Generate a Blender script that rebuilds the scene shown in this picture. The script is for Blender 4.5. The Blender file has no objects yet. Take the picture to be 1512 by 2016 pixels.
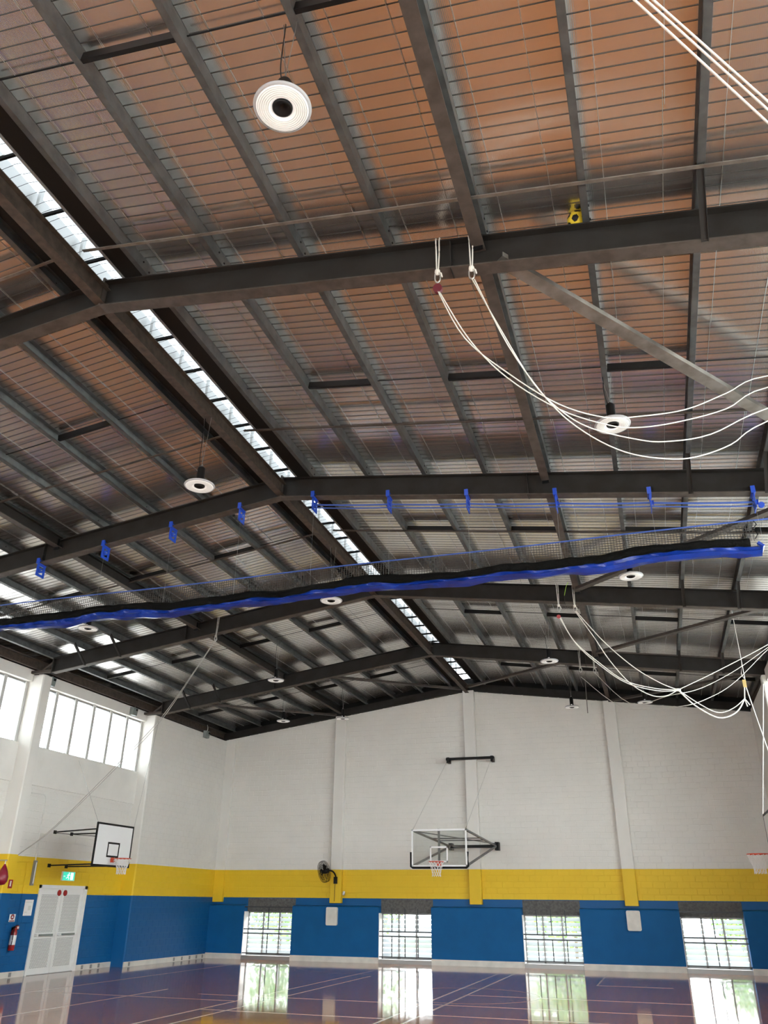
import bpy, bmesh, math, random
from mathutils import Vector, Matrix
random.seed(7)
SC = bpy.context.scene
COL = SC.collection
# ------------------------------------------------------------------ camera
cam_d = bpy.data.cameras.new('camera'); cam = bpy.data.objects.new('camera', cam_d); COL.objects.link(cam)
cam_d.sensor_fit = 'HORIZONTAL'; cam_d.sensor_width = 36.0; cam_d.lens = 1569.715 / 1512 * 36.0
cam_d.clip_start = 0.05; cam_d.clip_end = 500
def aim(yaw, pitch, roll):
    y, p, r = map(math.radians, (yaw, pitch, roll))
    f = Vector((-math.sin(y) * math.cos(p), math.cos(y) * math.cos(p), math.sin(p)))
    rt = Vector((math.cos(y), math.sin(y), 0)); up = rt.cross(f)
    r2 = rt * math.cos(r) + up * math.sin(r); u2 = -rt * math.sin(r) + up * math.cos(r)
    return Matrix((r2, u2, -f)).transposed().to_4x4()
cam.matrix_world = Matrix.Translation((0, 0, 1.967)) @ aim(17.942, 26.105, 0.556)
SC.camera = cam
# ------------------------------------------------------------------ sky and exposure
world = bpy.data.worlds.new('overcast_sky'); SC.world = world; world.use_nodes = True
wn = world.node_tree; bg = wn.nodes['Background']
bg.inputs[0].default_value = (0.93, 0.97, 1.0, 1); bg.inputs[1].default_value = 9.0
vs = SC.view_settings; vs.view_transform = 'Standard'; vs.look = 'None'; vs.gamma = 1.0; vs.use_curve_mapping = False
vs.exposure = 0.95
cy = SC.cycles
cy.use_adaptive_sampling = True; cy.adaptive_threshold = 0.04
cy.max_bounces = 6; cy.diffuse_bounces = 4; cy.glossy_bounces = 3; cy.transparent_max_bounces = 16
cy.sample_clamp_indirect = 8.0; cy.blur_glossy = 0.6; cy.caustics_refractive = False

# ------------------------------------------------------------------ measured hall
XR, S = -6.589, 0.138                       # ridge x, roof slope
ZB, ZT = 9.517, 9.977                       # rafter underside / top at the ridge
ZF = 10.18                                  # foil level at the ridge
BAY = 6.174
FY = [7.172 + BAY * k for k in range(-2, 3)] + [25.64]     # frames R-1 .. R4
YB = 31.61                                  # back wall
YF = -5.4                                   # wall behind the camera
XLF, XLC = -17.2, -17.7                     # left wall: pilaster face, recessed face
XRF, XRC = 3.5, 3.73                        # right wall
ZWT = 8.12
def zroof(x, z0): return z0 - S * abs(x - XR)
ORD = ['first', 'second', 'third', 'fourth', 'fifth', 'sixth', 'seventh', 'eighth', 'ninth', 'tenth', 'eleventh', 'twelfth']

# ------------------------------------------------------------------ materials
def mat(name, col, rough=0.5, metal=0.0, noise=0.0, scale=8.0, col2=None, coat=0.0, bump=0.0, emis=None, es=0.0, spec=0.5):
    m = bpy.data.materials.new(name); m.use_nodes = True
    n = m.node_tree.nodes; l = m.node_tree.links; b = n['Principled BSDF']
    b.inputs['Base Color'].default_value = (*col, 1); b.inputs['Roughness'].default_value = rough
    b.inputs['Metallic'].default_value = metal; b.inputs['Specular IOR Level'].default_value = spec
    if coat: b.inputs['Coat Weight'].default_value = coat; b.inputs['Coat Roughness'].default_value = 0.04
    if emis: b.inputs['Emission Color'].default_value = (*emis, 1); b.inputs['Emission Strength'].default_value = es
    if noise or bump or col2:
        g = n.new('ShaderNodeNewGeometry'); t = n.new('ShaderNodeTexNoise'); t.inputs['Scale'].default_value = scale
        t.inputs['Detail'].default_value = 5; l.new(g.outputs['Position'], t.inputs['Vector'])
        if col2 or noise:
            c2 = col2 or tuple(max(0, v * (1 - noise)) for v in col)
            r = n.new('ShaderNodeValToRGB'); r.color_ramp.elements[0].position = 0.38; r.color_ramp.elements[1].position = 0.66
            r.color_ramp.elements[0].color = (*col, 1); r.color_ramp.elements[1].color = (*c2, 1)
            l.new(t.outputs['Fac'], r.inputs[0]); l.new(r.outputs[0], b.inputs['Base Color'])
        if bump:
            bp = n.new('ShaderNodeBump'); bp.inputs['Strength'].default_value = bump; bp.inputs['Distance'].default_value = 0.02
            l.new(t.outputs['Fac'], bp.inputs['Height']); l.new(bp.outputs[0], b.inputs['Normal'])
    return m
WHITE, YEL, BLU = (0.80, 0.785, 0.74), (0.86, 0.58, 0.03), (0.003, 0.105, 0.30)
def paint(name, bands, rough=0.5):
    """wall paint in horizontal bands: [(z_low, colour), ...] from the floor up"""
    m = bpy.data.materials.new(name); m.use_nodes = True
    n = m.node_tree.nodes; l = m.node_tree.links; b = n['Principled BSDF']; b.inputs['Roughness'].default_value = rough; b.inputs['Specular IOR Level'].default_value = 0.28
    g = n.new('ShaderNodeNewGeometry'); sp = n.new('ShaderNodeSeparateXYZ'); l.new(g.outputs['Position'], sp.inputs[0])
    mr = n.new('ShaderNodeMath'); mr.operation = 'DIVIDE'; mr.inputs[1].default_value = 12.0; l.new(sp.outputs['Z'], mr.inputs[0])
    r = n.new('ShaderNodeValToRGB'); r.color_ramp.interpolation = 'CONSTANT'
    while len(r.color_ramp.elements) < len(bands): r.color_ramp.elements.new(0.5)
    for e, (z, c) in zip(r.color_ramp.elements, bands): e.position = max(0, z / 12.0); e.color = (*c, 1)
    l.new(mr.outputs[0], r.inputs[0])
    t = n.new('ShaderNodeTexNoise'); t.inputs['Scale'].default_value = 1.3; t.inputs['Detail'].default_value = 6; l.new(g.outputs['Position'], t.inputs['Vector'])
    mx = n.new('ShaderNodeMixRGB'); mx.blend_type = 'MULTIPLY'; mx.inputs[0].default_value = 0.12
    l.new(r.outputs[0], mx.inputs[1]); l.new(t.outputs['Fac'], mx.inputs[2]); l.new(mx.outputs[0], b.inputs['Base Color'])
    t2 = n.new('ShaderNodeTexNoise'); t2.inputs['Scale'].default_value = 45; l.new(g.outputs['Position'], t2.inputs['Vector'])
    bp = n.new('ShaderNodeBump'); bp.inputs['Strength'].default_value = 0.25; bp.inputs['Distance'].default_value = 0.004
    l.new(t2.outputs['Fac'], bp.inputs['Height']); l.new(bp.outputs[0], b.inputs['Normal'])
    return m
M = {}
M['wall'] = paint('banded_wall_paint', [(0, BLU), (2.09, YEL), (3.09, WHITE)])
M['pilaster'] = paint('pilaster_paint', [(0, YEL), (3.09, WHITE)])
M['blue_paint'] = mat('blue_wall_paint', BLU, 0.6, noise=0.1, scale=2, spec=0.2)
M['white_paint'] = mat('white_wall_paint', WHITE, 0.5, noise=0.06, scale=1.5)
M['skirting'] = mat('skirting_paint', (0.72, 0.70, 0.64), 0.45, noise=0.15, scale=3)
M['white_metal'] = mat('white_enamel', (0.80, 0.80, 0.78), 0.35)
M['cream_panel'] = mat('grey_white_panel', (0.66, 0.66, 0.62), 0.45)
M['steel'] = mat('charcoal_painted_steel', (0.024, 0.0225, 0.021), 0.6, col2=(0.019, 0.016, 0.014), scale=3, bump=0.08, spec=0.2)
M['steel_rust'] = mat('weathered_brown_steel', (0.075, 0.06, 0.05), 0.6, col2=(0.045, 0.033, 0.026), scale=6, bump=0.1)
M['ridge_steel'] = mat('rusty_ridge_steel', (0.075, 0.056, 0.042), 0.6, metal=0.2, col2=(0.04, 0.028, 0.021), scale=9, bump=0.1)
M['purlin'] = mat('galvanised_purlin', (0.15, 0.16, 0.16), 0.45, metal=0.6, col2=(0.10, 0.108, 0.108), scale=5)
M['brace'] = mat('galvanised_brace', (0.27, 0.255, 0.235), 0.45, metal=0.6, col2=(0.17, 0.15, 0.13), scale=4)
M['brace_dark'] = mat('dark_brace_steel', (0.075, 0.06, 0.05), 0.55, metal=0.3, col2=(0.05, 0.04, 0.035), scale=4)
M['black'] = mat('black_metal', (0.006, 0.006, 0.0065), 0.5, spec=0.25)
M['black_matt'] = mat('matt_black', (0.008, 0.008, 0.0085), 0.8, spec=0.15)
M['wire_shaded'] = mat('shaded_mesh_wire', (0.05, 0.047, 0.045), 0.6, metal=0.3)  # cross-slope wires: same wire, the dark look of the foil folds put into colour
M['wire_lit'] = mat('lit_mesh_wire', (0.55, 0.54, 0.52), 0.4, metal=0.9)  # lengthwise wires: same wire, the light it catches put into a paler colour
M['alu'] = mat('grey_aluminium', (0.50, 0.50, 0.49), 0.4, metal=0.7)
M['alu_dark'] = mat('dull_window_frame', (0.30, 0.30, 0.29), 0.5, metal=0.5)
M['gap_shade'] = mat('ridge_gap_shade', (0.02, 0.018, 0.016), 0.8, spec=0.1)  # darkness of the gap beside the skylight put into the colour
M['bar'] = mat('security_bar_steel', (0.05, 0.055, 0.06), 0.5, metal=0.3)
M['header'] = mat('dark_rough_concrete', (0.135, 0.135, 0.13), 0.85, col2=(0.085, 0.085, 0.082), scale=14, bump=0.6)
M['rope'] = mat('white_rope', (0.80, 0.78, 0.72), 0.7)
M['rope_old'] = mat('grey_rope', (0.42, 0.41, 0.38), 0.7)
M['cable'] = mat('thin_steel_cable', (0.30, 0.30, 0.29), 0.4, metal=0.8)
M['conduit'] = mat('painted_conduit', (0.70, 0.69, 0.65), 0.45)
M['blue_metal'] = mat('blue_painted_metal', (0.015, 0.07, 0.50), 0.35)
M['blue_vinyl'] = mat('blue_vinyl', (0.008, 0.042, 0.32), 0.28, noise=0.3, scale=3, bump=0.25, coat=0.15)
M['blue_rope'] = mat('blue_rope', (0.05, 0.11, 0.42), 0.6)
M['net_black'] = mat('black_netting', (0.007, 0.007, 0.0065), 0.9, noise=0.4, scale=30, bump=0.6, spec=0.1)
M['net_cord'] = mat('net_cord', (0.045, 0.042, 0.038), 0.8)
M['orange'] = mat('orange_red_rim', (0.62, 0.07, 0.025), 0.4)
M['hoop_net'] = mat('white_hoop_net', (0.80, 0.78, 0.75), 0.7)
M['board'] = mat('white_backboard', (0.80, 0.81, 0.81), 0.35)
M['arm_grey'] = mat('grey_support_steel', (0.16, 0.16, 0.16), 0.5, metal=0.4)
M['red'] = mat('red_enamel', (0.34, 0.012, 0.014), 0.3)
M['maroon'] = mat('maroon_vinyl', (0.24, 0.008, 0.025), 0.35)
M['sign_white'] = mat('white_sign', (0.82, 0.82, 0.81), 0.5)
M['yellow_ball'] = mat('yellow_ball', (0.72, 0.55, 0.03), 0.45)
M['grey_box'] = mat('grey_green_box', (0.20, 0.23, 0.22), 0.5)
M['green_cord'] = mat('lime_cord', (0.45, 0.75, 0.10), 0.6)
M['steel_shackle'] = mat('shackle_steel', (0.6, 0.6, 0.58), 0.3, metal=0.9)
M['lens'] = mat('lit_lamp_lens', (0.66, 0.655, 0.63), 0.35, emis=(1.0, 0.98, 0.93), es=0.26)
M['led_ring'] = mat('lamp_led_ring', (0.40, 0.39, 0.36), 0.4, emis=(1.0, 0.97, 0.9), es=0.05)
M['rim_grey'] = mat('clear_grey_rim', (0.42, 0.42, 0.43), 0.3)
M['indicator'] = mat('lamp_label', (0.9, 0.9, 0.9), 0.4)
M['exit_green'] = mat('lit_exit_green', (0.02, 0.35, 0.22), 0.4, emis=(0.05, 0.62, 0.42), es=0.55)
M['exit_white'] = mat('lit_exit_white', (0.8, 0.9, 0.85), 0.4, emis=(0.75, 1.0, 0.9), es=0.7)
M['ground'] = mat('pale_concrete_ground', (0.55, 0.54, 0.52), 0.85, col2=(0.45, 0.44, 0.42), scale=1.2)
M['lawn'] = mat('lawn', (0.22, 0.30, 0.10), 0.9, col2=(0.30, 0.36, 0.16), scale=6)
M['leaf'] = mat('shrub_leaf', (0.10, 0.26, 0.03), 0.6, col2=(0.22, 0.36, 0.06), scale=3)
M['bark'] = mat('bark', (0.12, 0.09, 0.06), 0.9)
M['house'] = mat('pale_render', (0.42, 0.42, 0.41), 0.8)
M['roofing'] = mat('outer_roof_steel', (0.35, 0.36, 0.36), 0.5, metal=0.4)
M['car'] = mat('white_car_paint', (0.75, 0.75, 0.75), 0.2, coat=0.6)
M['tyre'] = mat('tyre', (0.02, 0.02, 0.02), 0.8)
M['hub'] = mat('wheel_hub', (0.55, 0.55, 0.55), 0.35, metal=0.7)
M['line_white'] = mat('court_line_white', (0.62, 0.60, 0.55), 0.10)
def glassy(name, tint, gloss=0.12, rough=0.02):
    m = bpy.data.materials.new(name); m.use_nodes = True; n = m.node_tree.nodes; l = m.node_tree.links
    n.remove(n['Principled BSDF']); o = n['Material Output']
    t = n.new('ShaderNodeBsdfTransparent'); t.inputs[0].default_value = (*tint, 1)
    g = n.new('ShaderNodeBsdfGlossy'); g.inputs['Roughness'].default_value = rough
    mx = n.new('ShaderNodeMixShader'); mx.inputs[0].default_value = gloss
    l.new(t.outputs[0], mx.inputs[1]); l.new(g.outputs[0], mx.inputs[2]); l.new(mx.outputs[0], o.inputs[0]); return m
M['glass'] = glassy('clear_glass', (0.93, 0.95, 0.94))
M['board_glass'] = glassy('backboard_glass', (0.86, 0.88, 0.87), 0.06)
def translucent():
    m = bpy.data.materials.new('frosted_louvre_glass'); m.use_nodes = True; n = m.node_tree.nodes; l = m.node_tree.links
    n.remove(n['Principled BSDF']); o = n['Material Output']
    t = n.new('ShaderNodeBsdfTransparent'); t.inputs[0].default_value = (0.9, 0.93, 0.94, 1)
    d = n.new('ShaderNodeBsdfTranslucent'); d.inputs[0].default_value = (0.9, 0.92, 0.93, 1)
    mx = n.new('ShaderNodeMixShader'); mx.inputs[0].default_value = 0.3
    l.new(t.outputs[0], mx.inputs[1]); l.new(d.outputs[0], mx.inputs[2]); l.new(mx.outputs[0], o.inputs[0]); return m
M['frost'] = translucent()

def frosted(name, t, d, f):
    m = translucent(); m.name = name; n = m.node_tree.nodes
    n['Transparent BSDF'].inputs[0].default_value = (*t, 1); n['Translucent BSDF'].inputs[0].default_value = (*d, 1); n['Mix Shader'].inputs[0].default_value = f; return m
M['louvre'] = frosted('sky_white_louvre_pane', (0.62, 0.66, 0.66), (0.30, 0.31, 0.32), 0.72)  # translucent white stands in for sky reflected in the tilted glass
M['clerestory'] = frosted('clerestory_louvre_pane', (0.55, 0.57, 0.57), (0.5, 0.5, 0.5), 0.4)
M['skylight'] = frosted('fibreglass_skylight', (0.45, 0.47, 0.48), (0.30, 0.31, 0.315), 0.75)
M['mullion'] = mat('pale_mullion', (0.55, 0.55, 0.53), 0.5)
def foil():
    m = bpy.data.materials.new('reflective_foil'); m.use_nodes = True; n = m.node_tree.nodes; l = m.node_tree.links
    b = n['Principled BSDF']; b.inputs['Metallic'].default_value = 1.0
    g = n.new('ShaderNodeNewGeometry'); sp = n.new('ShaderNodeSeparateXYZ'); l.new(g.outputs['Position'], sp.inputs[0])
    # dull patches
    t = n.new('ShaderNodeTexNoise'); t.inputs['Scale'].default_value = 0.5; t.inputs['Detail'].default_value = 2; l.new(g.outputs['Position'], t.inputs['Vector'])
    r = n.new('ShaderNodeValToRGB'); r.color_ramp.elements[0].position = 0.3; r.color_ramp.elements[1].position = 0.75
    r.color_ramp.elements[0].color = (0.90, 0.89, 0.87, 1); r.color_ramp.elements[1].color = (0.82, 0.81, 0.79, 1)
    l.new(t.outputs['Fac'], r.inputs[0]); l.new(r.outputs[0], b.inputs['Base Color'])
    rr = n.new('ShaderNodeMapRange'); rr.inputs['To Min'].default_value = 0.16; rr.inputs['To Max'].default_value = 0.26
    l.new(t.outputs['Fac'], rr.inputs['Value']); l.new(rr.outputs[0], b.inputs['Roughness'])
    # fine ribs along the hall
    mp = n.new('ShaderNodeMapping'); mp.inputs['Scale'].default_value = (1, 0.06, 1); l.new(g.outputs['Position'], mp.inputs['Vector'])
    w = n.new('ShaderNodeTexWave'); w.wave_type = 'BANDS'; w.bands_direction = 'X'; w.inputs['Scale'].default_value = 18.0
    w.inputs['Distortion'].default_value = 1.2; w.inputs['Detail'].default_value = 1.0; w.inputs['Detail Scale'].default_value = 3.0
    l.new(mp.outputs[0], w.inputs['Vector'])
    # pillows between the mesh wires and loose wrinkles
    pw = n.new('ShaderNodeMath'); pw.operation = 'MULTIPLY'; pw.inputs[1].default_value = math.pi / 0.15; l.new(sp.outputs['Y'], pw.inputs[0])
    sn = n.new('ShaderNodeMath'); sn.operation = 'SINE'; l.new(pw.outputs[0], sn.inputs[0])
    ab = n.new('ShaderNodeMath'); ab.operation = 'ABSOLUTE'; l.new(sn.outputs[0], ab.inputs[0])
    t2 = n.new('ShaderNodeTexNoise'); t2.inputs['Scale'].default_value = 1.6; t2.inputs['Detail'].default_value = 2
    mp2 = n.new('ShaderNodeMapping'); mp2.inputs['Scale'].default_value = (0.6, 1.4, 1); l.new(g.outputs['Position'], mp2.inputs['Vector']); l.new(mp2.outputs[0], t2.inputs['Vector'])
    b1 = n.new('ShaderNodeBump'); b1.inputs['Strength'].default_value = 0.35; b1.inputs['Distance'].default_value = 0.001; l.new(w.outputs['Fac'], b1.inputs['Height'])
    b2 = n.new('ShaderNodeBump'); b2.inputs['Strength'].default_value = 0.3; b2.inputs['Distance'].default_value = 0.0035; l.new(ab.outputs[0], b2.inputs['Height']); l.new(b1.outputs[0], b2.inputs['Normal'])
    b3 = n.new('ShaderNodeBump'); b3.inputs['Strength'].default_value = 0.3; b3.inputs['Distance'].default_value = 0.012; l.new(t2.outputs['Fac'], b3.inputs['Height']); l.new(b2.outputs[0], b3.inputs['Normal'])
    l.new(b3.outputs[0], b.inputs['Normal'])
    bb = n.new('ShaderNodeBsdfGlossy'); bb.inputs['Roughness'].default_value = 0.5; l.new(r.outputs[0], bb.inputs['Color']); l.new(b3.outputs[0], bb.inputs['Normal'])
    mx = n.new('ShaderNodeMixShader'); mx.inputs[0].default_value = 0.18; l.new(b.outputs[0], mx.inputs[1]); l.new(bb.outputs[0], mx.inputs[2]); l.new(mx.outputs[0], n['Material Output'].inputs[0])
    return m
M['foil'] = foil()
def timber():
    m = bpy.data.materials.new('polished_timber_floor'); m.use_nodes = True; n = m.node_tree.nodes; l = m.node_tree.links
    b = n['Principled BSDF']; b.inputs['Roughness'].default_value = 0.07; b.inputs['IOR'].default_value = 1.75
    g = n.new('ShaderNodeNewGeometry')
    mp = n.new('ShaderNodeMapping'); mp.inputs['Rotation'].default_value = (0, 0, math.pi / 2); l.new(g.outputs['Position'], mp.inputs['Vector'])
    br = n.new('ShaderNodeTexBrick'); br.inputs['Scale'].default_value = 1.0; br.inputs['Brick Width'].default_value = 1.8; br.inputs['Row Height'].default_value = 0.085
    br.inputs['Mortar Size'].default_value = 0.0015; br.inputs['Color1'].default_value = (0.48, 0.19, 0.075, 1); br.inputs['Color2'].default_value = (0.37, 0.14, 0.052, 1)
    br.inputs['Mortar'].default_value = (0.10, 0.045, 0.02, 1); l.new(mp.outputs[0], br.inputs['Vector'])
    t = n.new('ShaderNodeTexNoise'); t.inputs['Scale'].default_value = 1.6; t.inputs['Detail'].default_value = 4; l.new(g.outputs['Position'], t.inputs['Vector'])
    mx = n.new('ShaderNodeMixRGB'); mx.blend_type = 'MULTIPLY'; mx.inputs[0].default_value = 0.3; l.new(br.outputs['Color'], mx.inputs[1]); l.new(t.outputs['Fac'], mx.inputs[2])
    l.new(mx.outputs[0], b.inputs['Base Color'])
    t2 = n.new('ShaderNodeTexNoise'); t2.inputs['Scale'].default_value = 1.4; t2.inputs['Detail'].default_value = 2; l.new(g.outputs['Position'], t2.inputs['Vector'])
    bp = n.new('ShaderNodeBump'); bp.inputs['Strength'].default_value = 0.06; bp.inputs['Distance'].default_value = 0.02
    l.new(t2.outputs['Fac'], bp.inputs['Height']); l.new(bp.outputs[0], b.inputs['Normal'])
    return m
M['timber'] = timber()

# ------------------------------------------------------------------ mesh helpers
class MB:
    def __init__(s): s.v = []; s.f = []
    def quadbox(s, pts):
        o = len(s.v); s.v += [tuple(p) for p in pts]
        s.f += [tuple(o + i for i in q) for q in ((0, 3, 2, 1), (4, 5, 6, 7), (0, 1, 5, 4), (1, 2, 6, 5), (2, 3, 7, 6), (3, 0, 4, 7))]; return s
    def box(s, x0, x1, y0, y1, z0, z1):
        return s.quadbox([(x0, y0, z0), (x1, y0, z0), (x1, y1, z0), (x0, y1, z0), (x0, y0, z1), (x1, y0, z1), (x1, y1, z1), (x0, y1, z1)])
    def bar(s, p, q, w, h, up=(0, 0, 1)):
        p, q, up = Vector(p), Vector(q), Vector(up); d = (q - p).normalized(); a = d.cross(up)
        if a.length < 1e-4: a = d.cross(Vector((1, 0, 0)))
        a.normalize(); b = a.cross(d).normalized(); a *= w / 2; b *= h / 2
        return s.quadbox([p - a - b, p + a - b, q + a - b, q - a - b, p - a + b, p + a + b, q + a + b, q - a + b])
    def tube(s, pts, r, n=6, cap=True, closed=False):
        pts = [Vector(p) for p in pts]; N = len(pts); o = len(s.v)
        for i, p in enumerate(pts):
            d = (pts[(i + 1) % N] - pts[i - 1]) if closed else (pts[min(i + 1, N - 1)] - pts[max(i - 1, 0)])
            d.normalize(); a = d.cross(Vector((0, 0, 1)))
            if a.length < 0.05: a = d.cross(Vector((1, 0, 0)))
            a.normalize(); b = a.cross(d); rr = r[i] if isinstance(r, (list, tuple)) else r
            for k in range(n):
                t = 2 * math.pi * k / n; s.v.append(tuple(p + a * math.cos(t) * rr + b * math.sin(t) * rr))
        for i in range(N if closed else N - 1):
            j = (i + 1) % N
            for k in range(n):
                k2 = (k + 1) % n; s.f.append((o + i * n + k, o + i * n + k2, o + j * n + k2, o + j * n + k))
        if cap and not closed:
            s.f.append(tuple(o + k for k in range(n))[::-1]); s.f.append(tuple(o + (N - 1) * n + k for k in range(n)))
        return s
    def lathe(s, prof, n=24, c=(0, 0, 0), axis=(0, 0, 1), close=False):
        c = Vector(c); ax = Vector(axis).normalized(); a = ax.cross(Vector((0, 0, 1)))
        if a.length < 1e-3: a = Vector((1, 0, 0))
        a.normalize(); b = ax.cross(a); o = len(s.v); m = len(prof)
        for r, h in prof:
            for k in range(n):
                t = 2 * math.pi * k / n; s.v.append(tuple(c + ax * h + a * math.cos(t) * r + b * math.sin(t) * r))
        for i in range(m if close else m - 1):
            j = (i + 1) % m
            for k in range(n):
                k2 = (k + 1) % n; s.f.append((o + i * n + k, o + i * n + k2, o + j * n + k2, o + j * n + k))
        return s
    def poly(s, pts): o = len(s.v); s.v += [tuple(p) for p in pts]; s.f.append(tuple(range(o, o + len(pts)))); return s
    def prism(s, pts, d):
        d = Vector(d); o = len(s.v); n = len(pts); s.v += [tuple(p) for p in pts] + [tuple(Vector(p) + d) for p in pts]
        s.f.append(tuple(range(o, o + n))[::-1]); s.f.append(tuple(range(o + n, o + 2 * n)))
        for i in range(n): j = (i + 1) % n; s.f.append((o + i, o + j, o + n + j, o + n + i))
        return s
    def mesh(s, name, m, org=(0, 0, 0), smooth=False):
        me = bpy.data.meshes.new(name); ox, oy, oz = org
        me.from_pydata([(x - ox, y - oy, z - oz) for x, y, z in s.v], [], s.f)
        bm = bmesh.new(); bm.from_mesh(me); bmesh.ops.recalc_face_normals(bm, faces=bm.faces); bm.to_mesh(me); bm.free()
        me.materials.append(m)
        if smooth: me.polygons.foreach_set('use_smooth', [True] * len(me.polygons))
        return me
def link(name, me, parent=None, loc=(0, 0, 0)):
    o = bpy.data.objects.new(name, me); COL.objects.link(o); o.location = loc; o.parent = parent; return o
def tag(o, label, cat, group=None):
    o['label'] = label; o['category'] = cat
    if group: o['group'] = group
    return o
def thing(name, label, cat, loc=(0, 0, 0), group=None): return tag(link(name, None, None, loc), label, cat, group)
ORG = {}
def root_loc(p):
    l = Vector((0, 0, 0))
    while p: l += p.location; p = p.parent
    return l
def part(name, mb, m, parent, label=None, smooth=False):
    o = link(name, mb.mesh(name, M[m] if isinstance(m, str) else m, root_loc(parent), smooth), parent)
    if label: o['label'] = label
    return o
def one(name, mb, m, label, cat, group=None, smooth=False):
    n = len(mb.v); c = Vector((sum(v[0] for v in mb.v) / n, sum(v[1] for v in mb.v) / n, min(v[2] for v in mb.v)))
    return tag(link(name, mb.mesh(name, M[m], c, smooth), None, c), label, cat, group)
def struct(name, mb, m, parent=None, smooth=False):
    o = link(name, mb.mesh(name, M[m], (0, 0, 0), smooth), parent)
    if not parent: o['kind'] = 'structure'
    return o
def copy_tree(root, loc, label, group=None):
    r = root.copy(); COL.objects.link(r); r.location = loc; r['label'] = label
    if group: r['group'] = group
    for ch in root.children:
        c = ch.copy(); COL.objects.link(c); c.parent = r
        for g in ch.children: d = g.copy(); COL.objects.link(d); d.parent = c
    return r
def sag(p, q, drop, n=14):
    p, q = Vector(p), Vector(q); return [p.lerp(q, i / n) - Vector((0, 0, drop * 4 * (i / n) * (1 - i / n))) for i in range(n + 1)]
def smooth_pts(pts, k=5):
    P = [Vector(p) for p in pts]; out = []
    for i in range(len(P) - 1):
        a, b, c, d = P[max(i - 1, 0)], P[i], P[i + 1], P[min(i + 2, len(P) - 1)]
        for j in range(k):
            t = j / k; out.append(0.5 * ((2 * b) + (c - a) * t + (2 * a - 5 * b + 4 * c - d) * t * t + (3 * b - a - 3 * c + d) * t ** 3))
    return out + [P[-1]]
# ---- concrete blocks: single objects up to a limit, the rest one part
BLK = {}
def block_mesh(axis, face, m):
    k = (axis, face, m)
    if k in BLK: return BLK[k]
    a, b, d, e = 0.194, 0.094, 0.006, 0.006      # half sizes, depth, arris
    ring = [(-a, -b, 0), (a, -b, 0), (a, b, 0), (-a, b, 0)]; top = [(-a + e, -b + e, d), (a - e, -b + e, d), (a - e, b - e, d), (-a + e, b - e, d)]
    mb = MB(); conv = lambda p: (p[0], -p[2], p[1]) if axis == 'y' else ((p[2], p[0], p[1]) if face > 0 else (-p[2], p[0], p[1]))
    mb.v = [conv(p) for p in ring + top]; mb.f = [(4, 5, 6, 7), (0, 1, 5, 4), (1, 2, 6, 5), (2, 3, 7, 6), (3, 0, 4, 7)]
    BLK[k] = mb.mesh('block', M[m]); return BLK[k]
def block_list(u0, u1, z0, z1, holes=(), top=None):
    out = []; r = 0; z = z0
    while z < z1 - 0.05:
        h = min(0.2, z1 - z); u = u0 - (0.2 if r % 2 else 0.0)
        while u < u1 - 0.03:
            a, b = max(u, u0), min(u + 0.4, u1)
            segs = [(a, b)]
            for (hu0, hu1, hz0, hz1) in holes:
                if z + h > hz0 + 0.02 and z < hz1 - 0.02:
                    segs = [s2 for s in segs for s2 in ((s[0], min(s[1], hu0)), (max(s[0], hu1), s[1])) if s2[1] - s2[0] > 0.04]
            for a2, b2 in segs:
                zt = z + h
                if top: zt = min(zt, top((a2 + b2) / 2) - 0.01)
                if zt - z > 0.05 and b2 - a2 > 0.05: out.append((a2, b2, z, zt))
            u += 0.4
        z += 0.2; r += 1
    return out
def lay_blocks(blocks, axis, pos, face, m, parent, limit, key):
    me = block_mesh(axis, face, m); blocks = sorted(blocks, key=key); rest = MB()
    for i, (a, b, z0, z1) in enumerate(blocks):
        u, z = (a + b) / 2, (z0 + z1) / 2; su, sz = (b - a - 0.010) / 0.388, (z1 - z0 - 0.010) / 0.188
        loc = (u, pos, z) if axis == 'y' else (pos, u, z); sc = (su, 1, sz) if axis == 'y' else (1, su, sz)
        if i < limit:
            o = link('block', me, parent, loc); o.scale = sc
        else:
            off = len(rest.v); rest.v += [(loc[0] + v.co.x * sc[0], loc[1] + v.co.y * sc[1], loc[2] + v.co.z * sc[2]) for v in me.vertices]
            rest.f += [tuple(off + k for k in p.vertices) for p in me.polygons]
    if rest.v: o = link('blockwork', rest.mesh('blockwork', M[m]), parent); o['kind'] = 'stuff'
# ================================================================== SETTING
# ---- floor with court lines
fl = struct('floor', MB().box(XLC - 0.3, 4.1, YF - 0.2, YB + 0.05, -0.2, 0), 'timber')
def line(name, mb): o = part(name, mb, 'line_white', fl)
LW = 0.05
for x, a, b in ((-14.62, 3, 29.2), (-12.05, 3, 20.2), (-9.3, 3, 28.0), (-8.7, 3, 26.0), (-5.33, 3, 29.2), (-4.85, 3, 29.3), (-2.09, 25.6, 29.5), (0.98, 3, 29.3)):
    line('court_line', MB().box(x - LW / 2, x + LW / 2, a, b, 0.0, 0.0015))
for y, a, b in ((25.62, -2.06, -0.13), (21.75, -4.8, 0.9), (19.52, -10.8, 0.9), (17.74, -4.8, 0.9), (16.9, -9.27, -5.36), (18.5, -14.6, -9.33), (29.25, -14.6, -5.36)):
    line('court_line', MB().box(a, b, y - LW / 2, y + LW / 2, 0.0, 0.0015))
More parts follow.
